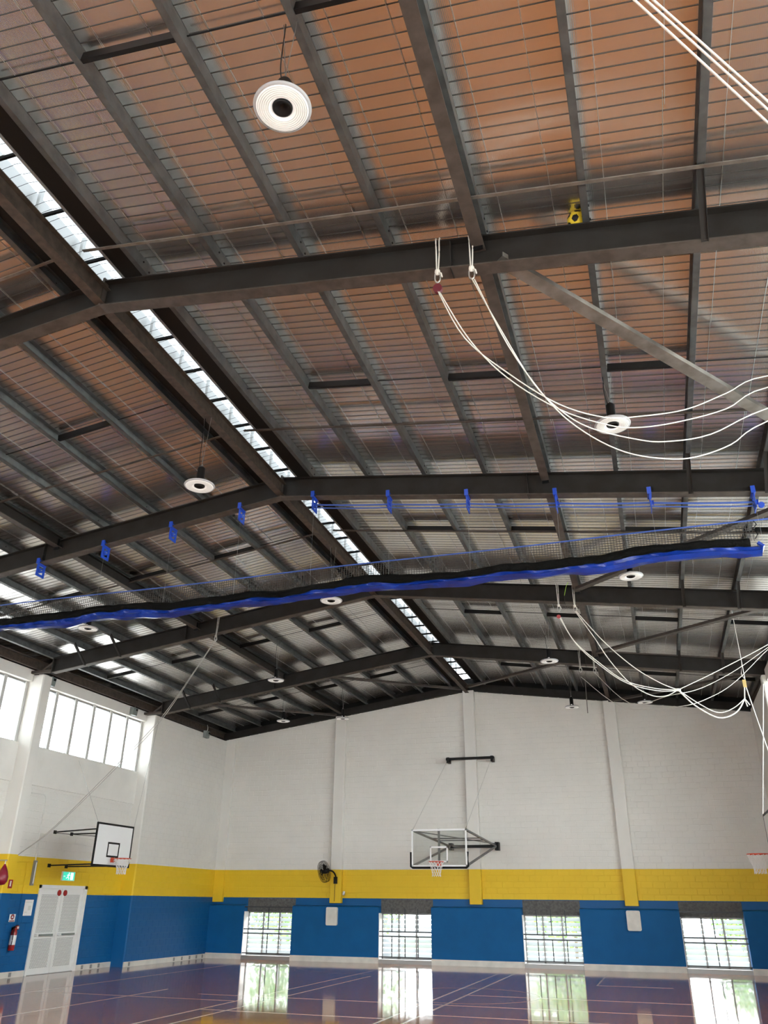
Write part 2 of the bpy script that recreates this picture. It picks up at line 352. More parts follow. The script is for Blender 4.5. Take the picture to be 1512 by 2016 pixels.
for cx, cyy, r, a0, a1 in ((-9.6, 29.2, 2.6, 180, 300), (-4.9, 21.7, 1.8, 0, 360)):
    n = 48; mb = MB(); P = []
    for i in range(n + 1):
        t = math.radians(a0 + (a1 - a0) * i / n); P.append([(cx + math.cos(t) * q, cyy + math.sin(t) * q, 0.0012) for q in (r - 0.022, r + 0.022)])
    for i in range(n): mb.poly([P[i][0], P[i][1], P[i + 1][1], P[i + 1][0]])
    line('court_arc', mb)

# ---- ceiling: foil on wire mesh, one object per slope
OPL, OPR = -6.97, -6.40                     # ridge opening
for side, xe, xo, nm in ((-1, XLC - 0.3, OPL, 'left'), (1, 4.3, OPR, 'right')):
    mb = MB(); mb.prism([(xo, YF - 0.2, zroof(xo, ZF)), (xe, YF - 0.2, zroof(xe, ZF)), (xe, YF - 0.2, zroof(xe, ZF) + 0.05), (xo, YF - 0.2, zroof(xo, ZF) + 0.05)], (0, YB + 0.6 - YF, 0))
    c = struct('ceiling', mb, 'foil'); c['label'] = 'silver foil roof lining on the %s slope' % nm
    w1 = MB(); y = YF
    while y < YB:
        ya = y + random.uniform(-0.012, 0.012); yb = y + random.uniform(-0.012, 0.012)
        xs = XR
        w1.bar((xs, ya, zroof(xs, ZF - 0.006)), (xe, yb, zroof(xe, ZF - 0.006)), 0.0045, 0.0045); y += 0.15
    w = link('safety_mesh', w1.mesh('safety_mesh', M['wire_shaded']), c); w['kind'] = 'stuff'
    w2 = MB(); k = 0
    xr = 0.35
    while abs(xr) < abs(xe - XR):
        x = XR + side * xr; y = YF
        while y < YB - 0.2:
            L = random.uniform(2.6, 3.4); j = random.uniform(-0.02, 0.02)
            w2.bar((x + j, y, zroof(x + j, ZF - 0.011)), (x + j, min(y + L, YB), zroof(x + j, ZF - 0.011)), 0.004, 0.0035); y += L - 0.15
        xr += 0.6
    w = link('mesh_lengths', w2.mesh('mesh_lengths', M['wire_lit']), c); w['kind'] = 'stuff'
    xk = XR + side * 0.66
    part('ridge_gap_strip', MB().prism([(xo - side * 0.02, YF, zroof(xo, ZF) - 0.03), (xk, YF, zroof(xk, ZF) - 0.03), (xk, YF, zroof(xk, ZF) - 0.02), (xo - side * 0.02, YF, zroof(xo, ZF) - 0.02)], (0, YB - YF - 0.1, 0)), 'gap_shade', c, 'dark strip put in for the black gap beside the ridge skylight')  # dark strip stands in for the shaded gap beside the skylight
    # weatherproof sheet above
    mb = MB(); mb.prism([(xo, YF - 0.3, zroof(xo, ZF) + 0.08), (xe + side * 0.5, YF - 0.3, zroof(xe + side * 0.5, ZF) + 0.08), (xe + side * 0.5, YF - 0.3, zroof(xe + side * 0.5, ZF) + 0.1), (xo, YF - 0.3, zroof(xo, ZF) + 0.1)], (0, YB + 1.2 - YF, 0))
    part('roof_sheet', mb, 'roofing', c)

# ---- ridge skylight
sk = link('window_1', None); sk['kind'] = 'structure'; sk['label'] = 'long translucent ridge skylight running the length of the roof'
for x in (OPL, OPR): part('kerb', MB().box(x - 0.02, x + 0.02, YF, YB, ZF - 0.07, ZF + 0.42), 'alu', sk)
for x0, x1, z0, z1 in ((OPL - 0.25, XR - 0.05, ZF + 0.40, ZF + 0.52), (XR - 0.05, OPR + 0.25, ZF + 0.52, ZF + 0.40)):
    part('glazing_sheet', MB().prism([(x0, YF, z0), (x1, YF, z1), (x1, YF, z1 + 0.01), (x0, YF, z0 + 0.01)], (0, YB - YF, 0)), 'skylight', sk)
y = 0.55
bar_me = MB().bar((OPL, 0, 0), (OPR, 0, 0), 0.03, 0.05).mesh('glazing_bar', M['black_matt'])
post_me = MB().bar((OPL + 0.12, 0.0, 0.0), (OPL + 0.12, 0.0, 0.42), 0.05, 0.05, (0, 1, 0)).mesh('post', M['alu'])
while y < YB:
    link('glazing_bar', bar_me, sk, (0, y, ZF - 0.02)); link('post', post_me, sk, (0, y - 0.05, ZF)); y += 0.915

# ---- back wall
OPEN = [(-15.69, -13.66), (-10.2, -8.2), (-4.92, -2.92), (0.335, 2.33)]
zw = lambda x: 9.66 - 0.135 * abs(x - XR)
xa, xb = XLC - 0.25, XRC + 0.3
mb = MB().prism([(xa, YB, 2.09), (xb, YB, 2.09), (xb, YB, zw(xb)), (XR, YB, zw(XR)), (xa, YB, zw(xa))], (0, 0.25, 0))
edges = [xa] + [v for o in OPEN for v in o] + [xb]
for i in range(0, len(edges), 2): mb.box(edges[i], edges[i + 1], YB, YB + 0.25, -0.1, 2.09)
wb = struct('wall_back', mb, 'wall'); wb['label'] = 'white gable end wall with yellow band above blue piers'
bl = block_list(XLF, XRC, 2.09, 9.7, top=zw)
lay_blocks(bl, 'y', YB, -1, 'wall', wb, 300, lambda q: (q[2] > 3.08, q[2] // 0.2 if q[2] > 3.08 else 0, abs(q[0] + 3)))
for (a, b) in OPEN:
    part('lintel', MB().box(a, b, YB + 0.01, YB + 0.24, 1.62, 2.095), 'header', wb, 'dark grey rough concrete lintel')
for i in range(0, len(edges), 2):
    a, b = max(edges[i], XLF), min(edges[i + 1], XRC)
    part('pier', MB().prism([(a, YB, 0), (a, YB - 0.3, 0), (a, YB - 0.3, 1.80), (a, YB - 0.28, 1.825), (a, YB, 1.86)], (b - a, 0, 0)), 'blue_paint', wb, 'thick blue painted pier')
    tr = struct('baseboard_back', MB().box(a - 0.004, b + 0.004, YB - 0.318, YB - 0.2, 0.0, 0.185), 'skirting')
for xc, nm in ((-11.97, 'left'), (-6.56, 'centre'), (-1.16, 'right')):
    w = 0.225; mb = MB().prism([(xc - w, YB, 1.94), (xc - w, YB - 0.20, 1.94), (xc - w + 0.02, YB - 0.22, 1.94), (xc + w - 0.02, YB - 0.22, 1.94), (xc + w, YB - 0.20, 1.94), (xc + w, YB, 1.94)], (0, 0, zw(xc) - 1.94 - 0.01))
    part('pilaster', mb, 'pilaster', wb, '%s pilaster of the gable wall' % nm)
part('pilaster', MB().box(XLF, XLF + 0.42, YB - 0.13, YB, 1.94, 8.2), 'pilaster', wb)

# ---- windows low in the back wall
WL = ['leftmost', 'second from the left', 'third from the left', 'rightmost']
blade = MB().bar((-0.31, 0, 0), (0.31, 0, 0), 0.006, 0.13, (0, 0.5, 0.86)).mesh('louvre_pane', M['louvre'])
for wi, (a, b) in enumerate(OPEN):
    wd = link('window_%d' % (wi + 2), None, None, ((a + b) / 2, YB + 0.12, 0.0)); wd['kind'] = 'structure'
    wd['label'] = 'barred louvre window low in the gable wall, %s' % WL[wi]
    y0 = YB + 0.12; fr = MB()
    for x in (a + 0.03, a + (b - a) / 3, b - (b - a) / 3, b - 0.03): fr.box(x - 0.025, x + 0.025, y0 - 0.03, y0 + 0.05, 0.14, 1.62)
    fr.box(a, b, y0 - 0.03, y0 + 0.05, 1.57, 1.62); fr.box(a, b, y0 - 0.03, y0 + 0.05, 0.13, 0.18)
    part('frame', fr, 'alu_dark', wd)
    part('sill', MB().box(a, b, YB - 0.28, YB + 0.24, -0.02, 0.13), 'alu_dark', wd)
    part('reveal', MB().box(a + 0.001, a + 0.02, YB - 0.27, YB + 0.09, 0.13, 1.62), 'white_paint', wd)
    for c in range(3):
        xc = a + (b - a) * (c + 0.5) / 3
        for r in range(9):
            o = link('louvre_pane', blade, wd, (xc - (a + b) / 2, 0.0, 0.255 + r * 0.155))
    yb = YB - 0.24
    hz = (1.78, 1.02, 0.875, 0.21) if wi in (0, 3) else (1.02, 0.87, 0.21)
    for z in hz: part('security_bar', MB().bar((a, yb, z), (b, yb, z), 0.03, 0.036), 'bar', wd)
    vx = [(a + b) / 2 + 0.02] if wi in (0, 3) else [a + 0.5, a + 1.0, a + 1.49]
    for x in vx:
        part('security_bar', MB().bar((x, yb, 1.02), (x, yb, 1.78), 0.03, 0.03), 'bar', wd)
        part('security_bar', MB().bar((x, yb, 0.21), (x, yb, 0.875), 0.03, 0.03), 'bar', wd)

# ---- side walls with clerestory windows
def side_wall(nm, xf, xc, sgn, door):
    """sgn: direction from the wall into the hall"""
    xo = xc - sgn * 0.25; b2 = lambda m, x0, x1, *r: m.box(min(x0, x1), max(x0, x1), *r)
    mb = MB(); pil = [(f + 0.18, f + 0.58) for f in FY[1:-1]]
    last = (25.9, YB) if nm == 'left' else (25.6, 26.0)
    segs = []; prev = YF
    for p in pil + [last]: segs.append((prev, p[0])); prev = p[1]
    if nm == 'right': segs.append((26.0, YB))
    W = link('wall_' + nm, None); W['kind'] = 'structure'
    W['label'] = 'white %s side wall over a yellow band and blue dado' % nm
    win = []
    for (a, b) in segs:
        solid = nm == 'right' and a == 26.0
        m = MB()
        if door and a < door[0] < b:
            b2(m, xo, xc, a, door[0], -0.1, door[2]); b2(m, xo, xc, door[1], b, -0.1, door[2]); b2(m, xo, xc, a, b, door[2], 5.04)
        else: b2(m, xo, xc, a, b, -0.1, ZWT + 0.2 if solid else (5.04 if nm == 'left' else 4.1))
        part('panel', m, 'wall', W)
        if not solid:
            if nm == 'left': part('spandrel_beam', b2(MB(), xo, xc + sgn * 0.07, a, b, 5.04, 6.13), 'white_paint', W)
            part('lintel_beam', b2(MB(), xo, xc + sgn * 0.12, a, b, 7.93, 8.27), 'white_paint', W)
            win.append((a, b))
        part('wall_baseboard', b2(MB(), xc, xc + sgn * 0.02, a, b, 0, 0.15) if not (door and a < door[0] < b) else b2(b2(MB(), xc, xc + sgn * 0.02, a, door[0] - 0.02, 0, 0.15), xc, xc + sgn * 0.02, door[1] + 0.02, b, 0, 0.15), 'skirting', W)
    for p in pil + ([last] if nm == 'right' else []):
        x1 = xf - sgn * 0.03
        part('pilaster', MB().prism([(xo, p[0], -0.1), (x1, p[0], -0.1), (xf, p[0] + 0.03, -0.1), (xf, p[1] - 0.03, -0.1), (x1, p[1], -0.1), (xo, p[1], -0.1)], (0, 0, ZWT + 0.1)), 'wall', W)
    if nm == 'left':
        m = MB().prism([(xo, last[0], -0.1), (xf - 0.03, last[0], -0.1), (xf - 0.007, last[0] + 0.03, -0.1), (xf - 0.007, YB + 0.2, -0.1), (xo, YB + 0.2, -0.1)], (0, 0, ZWT + 0.13))
        part('panel', m, 'wall', W)
        part('wall_baseboard', MB().box(xf - 0.01, xf + 0.02, last[0], YB - 0.13, 0, 0.15), 'skirting', W)
        bl = block_list(20.1, 25.9, 0.15, 5.03, holes=[(door[0] - 0.02, door[1] + 0.02, 0, door[2] + 0.02)])
        lay_blocks(bl, 'x', xc, 1, 'wall', W, 300, lambda q: -q[2])
        bl2 = block_list(last[0] + 0.05, YB - 0.13, 0.15, ZWT)
        lay_blocks(bl2, 'x', xf - 0.007, 1, 'wall', W, 0, lambda q: q[2])
        for (a, b) in segs[:-1]: lay_blocks(block_list(a, b, 0.15, 5.03), 'x', xc, 1, 'wall', W, 0, lambda q: q[2])
    return win, W
DOOR = (21.80, 24.07, 2.36)
win_l, WLFT = side_wall('left', XLF, XLC, 1, DOOR)
win_r, WRGT = side_wall('right', XRF, XRC, -1, None)
pane = MB().bar((0, -0.5, 0), (0, 0.5, 0), 0.005, 0.15, (0.5, 0, 0.86)).mesh('louvre_pane', M['clerestory'])
wn_i = 6
BAYN = ['behind the camera', 'beside the camera', 'in the nearest bay', 'in the second bay', 'in the bay above the double doors']
for nm, wins, xc, sgn, zs in (('left', win_l, XLC, 1, 6.13), ('right', win_r, XRC, -1, 4.1)):  # unseen right windows made taller to bring in more daylight
    for bi, (a, b) in enumerate(wins):
        x0 = xc - sgn * 0.10
        wd = link('window_%d' % wn_i, None, None, (x0, (a + b) / 2, zs)); wd['kind'] = 'structure'; wn_i += 1
        wd['label'] = 'six-light louvre window high in the %s wall, %s' % (nm, BAYN[bi] if nm == 'left' else BAYN[bi].replace('above the double doors', 'next to the gable'))
        n = 6; w = (b - a) / n
        fr = MB().box(x0 - 0.04, x0 + 0.04, a, b, 7.88, 7.93).box(x0 - 0.04, x0 + 0.04, a, b, zs, zs + 0.04)
        part('frame', fr, 'alu_dark', wd)
        for k in range(n + 1):
            y = a + w * k; y = min(max(y, a + 0.05), b - 0.05)
            part('mullion', MB().box(x0 - 0.05, x0 + sgn * 0.08 if sgn > 0 else x0 + 0.05, y - 0.06, y + 0.06, zs, 7.93), 'mullion', wd)
        if nm == 'left' and a > 7:
            for k in range(n):
                for r in range(11):
                    o = link('louvre_pane', pane, wd, (0, a + w * (k + 0.5) - (a + b) / 2, 0.12 + r * 0.157)); o.scale = (1, w - 0.12, 1)
        else:
            part('pane', MB().box(x0 - 0.003, x0 + 0.003, a, b, zs + 0.04, 7.88), 'glass' if nm == 'right' else 'clerestory', wd)
# eaves and end walls
for nm, x0, x1 in (('left', XLC - 0.3, XLC - 0.05), ('right', XRC + 0.05, XRC + 0.3)):
    t = struct('trim_1' if nm == 'left' else 'trim_2', MB().box(x0, x1, YF, YB + 0.2, 8.2, 9.0), 'brace_dark'); t['label'] = 'dark eaves board above the %s wall' % nm
fo = [(-16.2, -11.8), (-8.8, -4.4), (-1.6, 2.8)]  # unseen doorways added behind the camera to let daylight in
mb = MB().prism([(xa, YF, 4.3), (xb, YF, 4.3), (xb, YF, zroof(xb, ZF)), (XR, YF, ZF), (xa, YF, zroof(xa, ZF))], (0, -0.25, 0)); ed = [xa] + [v for o in fo for v in o] + [xb]
for i in range(0, len(ed), 2): mb.box(ed[i], ed[i + 1], YF - 0.25, YF, -0.1, 4.3)
wf = struct('wall_front', mb, 'wall')
wf['label'] = 'end wall behind the viewer with three open doorways added for daylight'
# ---- double door
d0 = link('door_1', None, None, (XLC, (DOOR[0] + DOOR[1]) / 2, 0)); d0['kind'] = 'structure'; d0['label'] = 'white double door with mesh panels and push bars'
X0 = XLC
fr = MB().box(X0 - 0.2, X0 + 0.035, DOOR[0], DOOR[0] + 0.07, 0, DOOR[2]).box(X0 - 0.2, X0 + 0.035, DOOR[1] - 0.13, DOOR[1], 0, DOOR[2]).box(X0 - 0.2, X0 + 0.035, DOOR[0], DOOR[1], DOOR[2] - 0.09, DOOR[2])
part('threshold', MB().box(X0 - 0.25, X0 + 0.03, DOOR[0], DOOR[1], -0.1, 0.012), 'alu_dark', d0)  # threshold added to stop daylight leaking under the leaves
part('door_frame', fr, 'white_metal', d0)
def screen():
    m = bpy.data.materials.new('security_screen'); m.use_nodes = True; n = m.node_tree.nodes; l = m.node_tree.links; b = n['Principled BSDF']
    g = n.new('ShaderNodeNewGeometry'); sp = n.new('ShaderNodeSeparateXYZ'); l.new(g.outputs['Position'], sp.inputs[0])
    cb = n.new('ShaderNodeCombineXYZ'); l.new(sp.outputs['Y'], cb.inputs[0]); l.new(sp.outputs['Z'], cb.inputs[1])
    br = n.new('ShaderNodeTexBrick'); br.inputs['Scale'].default_value = 1; br.inputs['Brick Width'].default_value = 0.075; br.inputs['Row Height'].default_value = 0.038; br.inputs['Mortar Size'].default_value = 0.009
    br.inputs['Mortar Smooth'].default_value = 0.6
    br.inputs['Color1'].default_value = (0.80, 0.80, 0.77, 1); br.inputs['Color2'].default_value = (0.74, 0.74, 0.72, 1); br.inputs['Mortar'].default_value = (0.36, 0.36, 0.35, 1)
    l.new(cb.outputs[0], br.inputs['Vector']); l.new(br.outputs['Color'], b.inputs['Base Color']); b.inputs['Roughness'].default_value = 0.5
    return m
M['screen'] = screen()
part('light_stop_board', MB().box(X0 - 0.14, X0 - 0.10, DOOR[0], DOOR[1], 0.0, DOOR[2]), 'alu_dark', d0)  # backing added behind the leaves to block light through the gaps
ym = (DOOR[0] + 0.07 + DOOR[1] - 0.13) / 2
for y0, y1, s in ((DOOR[0] + 0.08, ym - 0.006, 'near'), (ym + 0.006, DOOR[1] - 0.14, 'far')):
    lf = MB(); xa1, xb1 = X0 - 0.07, X0 - 0.02
    for q in ((y0, y0 + 0.12, 0.0, 2.272), (y1 - 0.12, y1, 0.0, 2.272), (y0 + 0.12, y1 - 0.12, 0.0, 0.16), (y0 + 0.12, y1 - 0.12, 2.1, 2.272), (y0 + 0.12, y1 - 0.12, 0.93, 1.08)): lf.box(xa1, xb1, *q)
    lo = part('door_leaf', lf, 'white_metal', d0, '%s leaf of the double door' % s)
    part('screen_panel', MB().box(xa1 + 0.012, xb1 - 0.012, y0 + 0.12, y1 - 0.12, 0.16, 0.93), 'screen', lo)
    part('screen_panel', MB().box(xa1 + 0.012, xb1 - 0.012, y0 + 0.12, y1 - 0.12, 1.08, 2.10), 'screen', lo)
    part('push_bar', MB().box(xb1, xb1 + 0.07, y0 + 0.10, y1 - 0.10, 0.99, 1.06), 'white_metal', lo)
    part('push_pad', MB().box(xb1 + 0.07, xb1 + 0.085, y0 + 0.2, y1 - 0.2, 0.995, 1.045), 'grey_box', lo)
    yc = ym + (-0.14 if s == 'near' else 0.14)
    part('red_label', MB().lathe([(0.0, 0.0), (0.085, 0.0), (0.085, 0.02), (0, 0.02)], 14, (xb1 + 0.005, yc, 2.15), (1, 0, 0)), 'red', lo, 'round red holder at the top of the door leaf')
# vents in the skirting
vent = MB().box(0, 0.03, -0.045, 0.045, 0.02, 0.13).mesh('skirting_vent', M['alu_dark'])
for y in (20.6, 21.2, 24.4, 24.85, 25.25): link('skirting_vent', vent, WLFT, (XLC + 0.005, y, 0))
for y in (26.2, 29.0, 29.55, 30.1, 30.6, 31.05): link('skirting_vent', vent, WLFT, (XLF + 0.005, y, 0))
# ================================================================== ROOF STEEL
FN = {0: 'behind the camera', 1: 'above the camera', 2: 'nearest in view', 3: 'second in view, carrying the blue brackets', 4: 'third in view, behind the blue net', 5: 'farthest, next to the gable'}
XE0, XE1 = -16.82, 3.75
for i, y in enumerate(FY):
    if i == 0: continue
    t = thing('portal_rafter', 'dark steel portal rafter crossing the hall, %s' % FN[i], 'rafter', (XR, y, ZB), 'portal rafters')
    yc = y + 0.095
    for sd, xe in ((-1, XE0), (1, XE1)):
        P = lambda x, dz: (x, yc, zroof(x, ZB) + dz)
        part('web', MB().bar(P(XR, 0.23), P(xe, 0.23), 0.014, 0.43, (0, 0, 1)), 'steel', t)
        part('bottom_flange', MB().bar(P(XR, 0.010), P(xe, 0.010), 0.19, 0.02), 'steel_rust', t, 'brownish weathered lower flange')
        part('top_flange', MB().bar(P(XR, 0.450), P(xe, 0.450), 0.19, 0.02), 'steel', t)
        part('end_plate', MB().box(xe - 0.012, xe + 0.012, y, y + 0.19, zroof(xe, ZB) - 0.02, zroof(xe, ZB) + 0.46), 'steel', t)
        for xs in (5.42,):
            xx = XR + sd * xs; z = zroof(xx, ZB)
            part('stiffener', MB().box(xx - 0.35, xx - 0.338, y + 0.005, y + 0.185, z + 0.03, z + 0.48), 'steel', t)
    part('apex_plate', MB().box(XR - 0.016, XR + 0.016, y - 0.005, y + 0.195, ZB + 0.0, ZB + 0.5), 'steel_rust', t)
    # bearing brackets on the wall heads
    part('bearing_bracket', MB().box(-17.6, XE0 - 0.012, y + 0.03, y + 0.16, ZWT + 0.02, ZWT + 0.10).bar((-17.2, y + 0.095, ZWT + 0.1), (XE0, y + 0.095, ZWT + 0.35), 0.06, 0.06), 'brace_dark', t)
t = thing('gable_rafter', 'black rafter lying along the top of the gable wall', 'rafter', (XR, YB, zw(XR)))
for sd, xe in ((-1, XLC - 0.2), (1, XRC + 0.2)):
    mb = MB().prism([(XR, YB - 0.06, zw(XR) + 0.0), (xe, YB - 0.06, zw(xe) + 0.0), (xe, YB - 0.06, zroof(xe, ZF) - 0.2), (XR, YB - 0.06, ZF - 0.2)], (0, 0.015, 0))
    part('web', mb, 'steel', t)
    part('flange', MB().bar((XR, YB - 0.11, zw(XR) + 0.012), (xe, YB - 0.11, zw(xe) + 0.012), 0.10, 0.02), 'steel', t)
    part('closing_strip', MB().prism([(XR, YB + 0.1, zw(XR)), (xe, YB + 0.1, zw(xe)), (xe, YB + 0.1, zroof(xe, ZF) + 0.04), (XR, YB + 0.1, ZF + 0.04)], (0, 0.02, 0)), 'black_matt', t)
# ---- purlins, each one cold-formed channel running the length of the hall
PX = [0.65 + 1.2 * k for k in range(9)]
def channel(mb, side, xr, y0, y1):
    f, d, th = 0.075, 0.2, 0.006
    for a, b, n0, n1 in ((f, f + th, 0, d), (0, f, 0, th), (0, f, d - th, d), (0, th, 0, 0.022)):
        x0, x1 = XR + side * (xr + a), XR + side * (xr + b); z0, z1 = zroof(x0, ZT), zroof(x1, ZT)
        mb.quadbox([(x0, y0, z0 + n0), (x1, y0, z1 + n0), (x1, y1, z1 + n0), (x0, y1, z0 + n0), (x0, y0, z0 + n1), (x1, y0, z1 + n1), (x1, y1, z1 + n1), (x0, y1, z0 + n1)])
    return mb
bolt_me = MB().lathe([(0, 0.012), (0.014, 0.012), (0.014, 0), (0, 0)], 6, (0, 0, 0), (1, 0, 0)).mesh('bolt', M['black'])
for side, nm in ((1, 'right'), (-1, 'left')):
    for k, xr in enumerate(PX):
        if k == 8 and side == 1: pass
        lab = 'grey steel purlin, %s from the ridge skylight on the %s slope' % (ORD[k], nm)
        x = XR + side * xr; t = thing('purlin', lab, 'purlin', (x, YF, zroof(x, ZT)), 'roof purlins')
        part('channel', channel(MB(), side, xr, YF, YB - 0.02), 'purlin', t)
        for fy in FY[2:]:
            xw = x + side * 0.082
            for dy in (0.02, -0.13):
                for dz in (0.06,):
                    b = link('bolt', bolt_me, t, (xw - x, fy + dy - YF, zroof(xw, ZT) + dz - zroof(x, ZT) + (0.06 if dy < 0 else 0)))
# ---- ridge beam and side struts, one length per bay
def ibeam(mb_dict, t, p, q, d, w, m, mf):
    p, q = Vector(p), Vector(q)
    up = Vector((0, 0, 1))
    part('web', MB().bar(p + up * d / 2, q + up * d / 2, 0.012, d - 0.02), m, t)
    part('bottom_flange', MB().bar(p + up * 0.007, q + up * 0.007, w, 0.014), mf, t)
    part('top_flange', MB().bar(p + up * (d - 0.007), q + up * (d - 0.007), w, 0.014), m, t)
BN = ['above the camera', 'in the nearest bay', 'in the second bay', 'in the third bay', 'in the fourth bay', 'in the last bay before the gable']
SEG = [(FY[i] + 0.19, (FY + [YB])[i + 1]) for i in range(1, 6)]
for k, (a, b) in enumerate(SEG):
    g0, g1 = (a - 0.09 if k else a), b + (0.09 if k < 4 else -0.07)
    for x, z, m, mf, nm, d in ((XR, ZB + 0.03, 'ridge_steel', 'ridge_steel', 'rusty brown ridge beam', 0.30), (XR + 5.42, 9.045, 'brace', 'steel_rust', 'grey strut beam on the right slope', 0.25), (XR - 5.42, 9.045, 'steel', 'steel_rust', 'dark strut beam on the left slope', 0.25)):
        bn = BN[k + (0 if k == 0 else 0)] if k == 0 else BN[k]
        t = thing('strut_beam', '%s %s' % (nm, ['in the nearest bay above the camera', 'between the first and second rafters in view', 'between the second and third rafters in view', 'between the third and fourth rafters in view', 'between the last rafter and the gable'][k]), 'beam', (x, a, z), 'longitudinal strut beams')
        ibeam(None, t, (x, g0, z), (x, g1, z), d, 0.15, m, mf)
        if x != XR:
            part('cleat', MB().box(x - 0.06, x + 0.06, b - 0.012, b - 0.002, z - 0.06, z + 0.2), 'black', t)
# ---- diagonal roof braces (channels) in the bays
def brace(p, q, m, label, d=0.16):
    t = thing('roof_brace', label, 'brace', p, 'diagonal roof braces')
    p, q = Vector(p), Vector(q); dr = (q - p).normalized(); s = dr.cross(Vector((0, 0, 1))).normalized()
    part('web', MB().bar(p, q, d, 0.010), m, t)
    for sg in (-1, 1): part('flange', MB().bar(p + s * sg * d / 2 + Vector((0, 0, 0.03)), q + s * sg * d / 2 + Vector((0, 0, 0.03)), 0.010, 0.07), m, t)
zb = lambda x: zroof(x, 9.62)
for (x0, y0), (x1, y1), m, lab in (
    ((-0.95, 7.25), (3.6, 12.6), 'brace', 'pale grey diagonal brace right of the nearest rafter'),
    ((-1.1, 18.85), (3.5, 13.40), 'brace_dark', 'dark diagonal brace right, behind the blue curtain bundle'),
    ((-1.05, 24.6), (3.5, 19.3), 'brace_dark', 'dark diagonal brace right, ahead of the farthest rafter'),
    ((-1.1, 31.4), (3.4, 25.9), 'brace_dark', 'dark diagonal brace in the right corner of the gable bay'),
    ((-10.4, 25.9), (-6.75, 31.0), 'brace_dark', 'dark diagonal brace left of the ridge in the gable bay'),
    ((-15.3, 25.9), (-12.05, 31.0), 'brace_dark', 'dark diagonal brace in the left corner of the gable bay'),
    ((-2.1, 25.8), (-6.4, 30.7), 'brace_dark', 'dark diagonal brace right of the ridge in the gable bay')):
    brace((x0, y0, zb(x0)), (x1, y1, zb(x1)), m, lab)
# ---- long tie bars under the purlins
zt = lambda x: zroof(x, 9.95)
for y, lab in ((6.56, 'ahead of the nearest rafter'), (11.40, 'between the first and second rafters in view'), (16.09, 'behind the row of blue brackets'), (25.60, 'along the farthest rafter')):
    for sd, nm, xe in ((1, 'right', 3.6), (-1, 'left', -16.9)):
        if y > 25 and sd < 0: continue
        xs = XR + sd * (0.1 if y < 25 else 5.9)
        one('tie_bar', MB().bar((xs, y, zt(xs)), (xe, y, zt(xe)), 0.045, 0.012).bar((xs, y + 0.02, zt(xs) + 0.02), (xe, y + 0.02, zt(xe) + 0.02), 0.006, 0.045), 'steel_rust' if y > 8 else 'brace', 'thin angle tie bar under the %s slope, %s' % (nm, lab), 'tie bar', 'tie bars under the purlins')
# ---- bridging between purlins at mid bay and thin rods
MID = [4.12, 10.2, 16.15, 22.25, 28.3]; BY = ['nearest bay', 'second bay', 'third bay', 'fourth bay', 'gable bay']
for bi, y in enumerate(MID):
    for sd, nm in ((1, 'right'), (-1, 'left')):
        for k in (1, 3, 5, 7):
            a, b = XR + sd * (PX[k] + 0.09), XR + sd * PX[k + 1]
            z = lambda x: zroof(x, ZT) + 0.07
            one('bridging_bar', MB().bar((a, y, z(a)), (b, y, z(b)), 0.05, 0.11), 'black', 'short black bridging bar, %s out from the ridge on the %s slope, %s' % (ORD[k // 2], nm, BY[bi]), 'bridging', 'bridging bars between purlins')
        for k in (0, 2, 4, 6):
            a, b = XR + sd * (PX[k] + 0.09), XR + sd * PX[k + 1]; z = lambda x: zroof(x, ZT) + 0.12
            one('bridging_rod', MB().tube([(a, y + 0.05, z(a)), (b, y + 0.05, z(b))], 0.009, 5), 'black', 'thin dark rod between purlins, %s out from the ridge on the %s slope, %s' % (ORD[k // 2], nm, BY[bi]), 'rod', 'thin rods between purlins')
# ---- fly braces from purlin to rafter foot
for i in range(2, 6):
    y = FY[i]
    for sd, nm in ((1, 'right'), (-1, 'left')):
        for k in (6, 7):
            x = XR + sd * (PX[k] + 0.03); z0 = zroof(x, ZT) + 0.03; z1 = zroof(x, ZB) - 0.01
            p, q = (x, y - 0.62, z0), (x, y + 0.02, z1)
            one('fly_brace', MB().bar(p, q, 0.075, 0.006, (0, 0.6, 0.8)).bar((p[0] + 0.035, p[1], p[2]), (q[0] + 0.035, q[1], q[2]), 0.006, 0.06, (0, 0.6, 0.8)), 'steel', 'dark fly brace at the %s %s-slope purlin of the rafter %s' % (ORD[k], nm, FN[i].split(',')[0]), 'brace', 'fly braces')
# ---- brown eaves beams on the wall heads
for nm, x in (('left', -17.45), ('right', 3.9)):
    t = thing('eaves_beam', 'brown eaves beam resting along the %s wall head' % nm, 'beam', (x, YF, 8.2))
    part('channel', MB().box(x - 0.05, x + 0.05, YF, YB, 8.28, 8.52), 'ridge_steel', t)
    part('angle', MB().box(x + 0.05 if nm == 'left' else x - 0.17, x + 0.17 if nm == 'left' else x - 0.05, YF, YB, 8.50, 8.52), 'brace_dark', t)

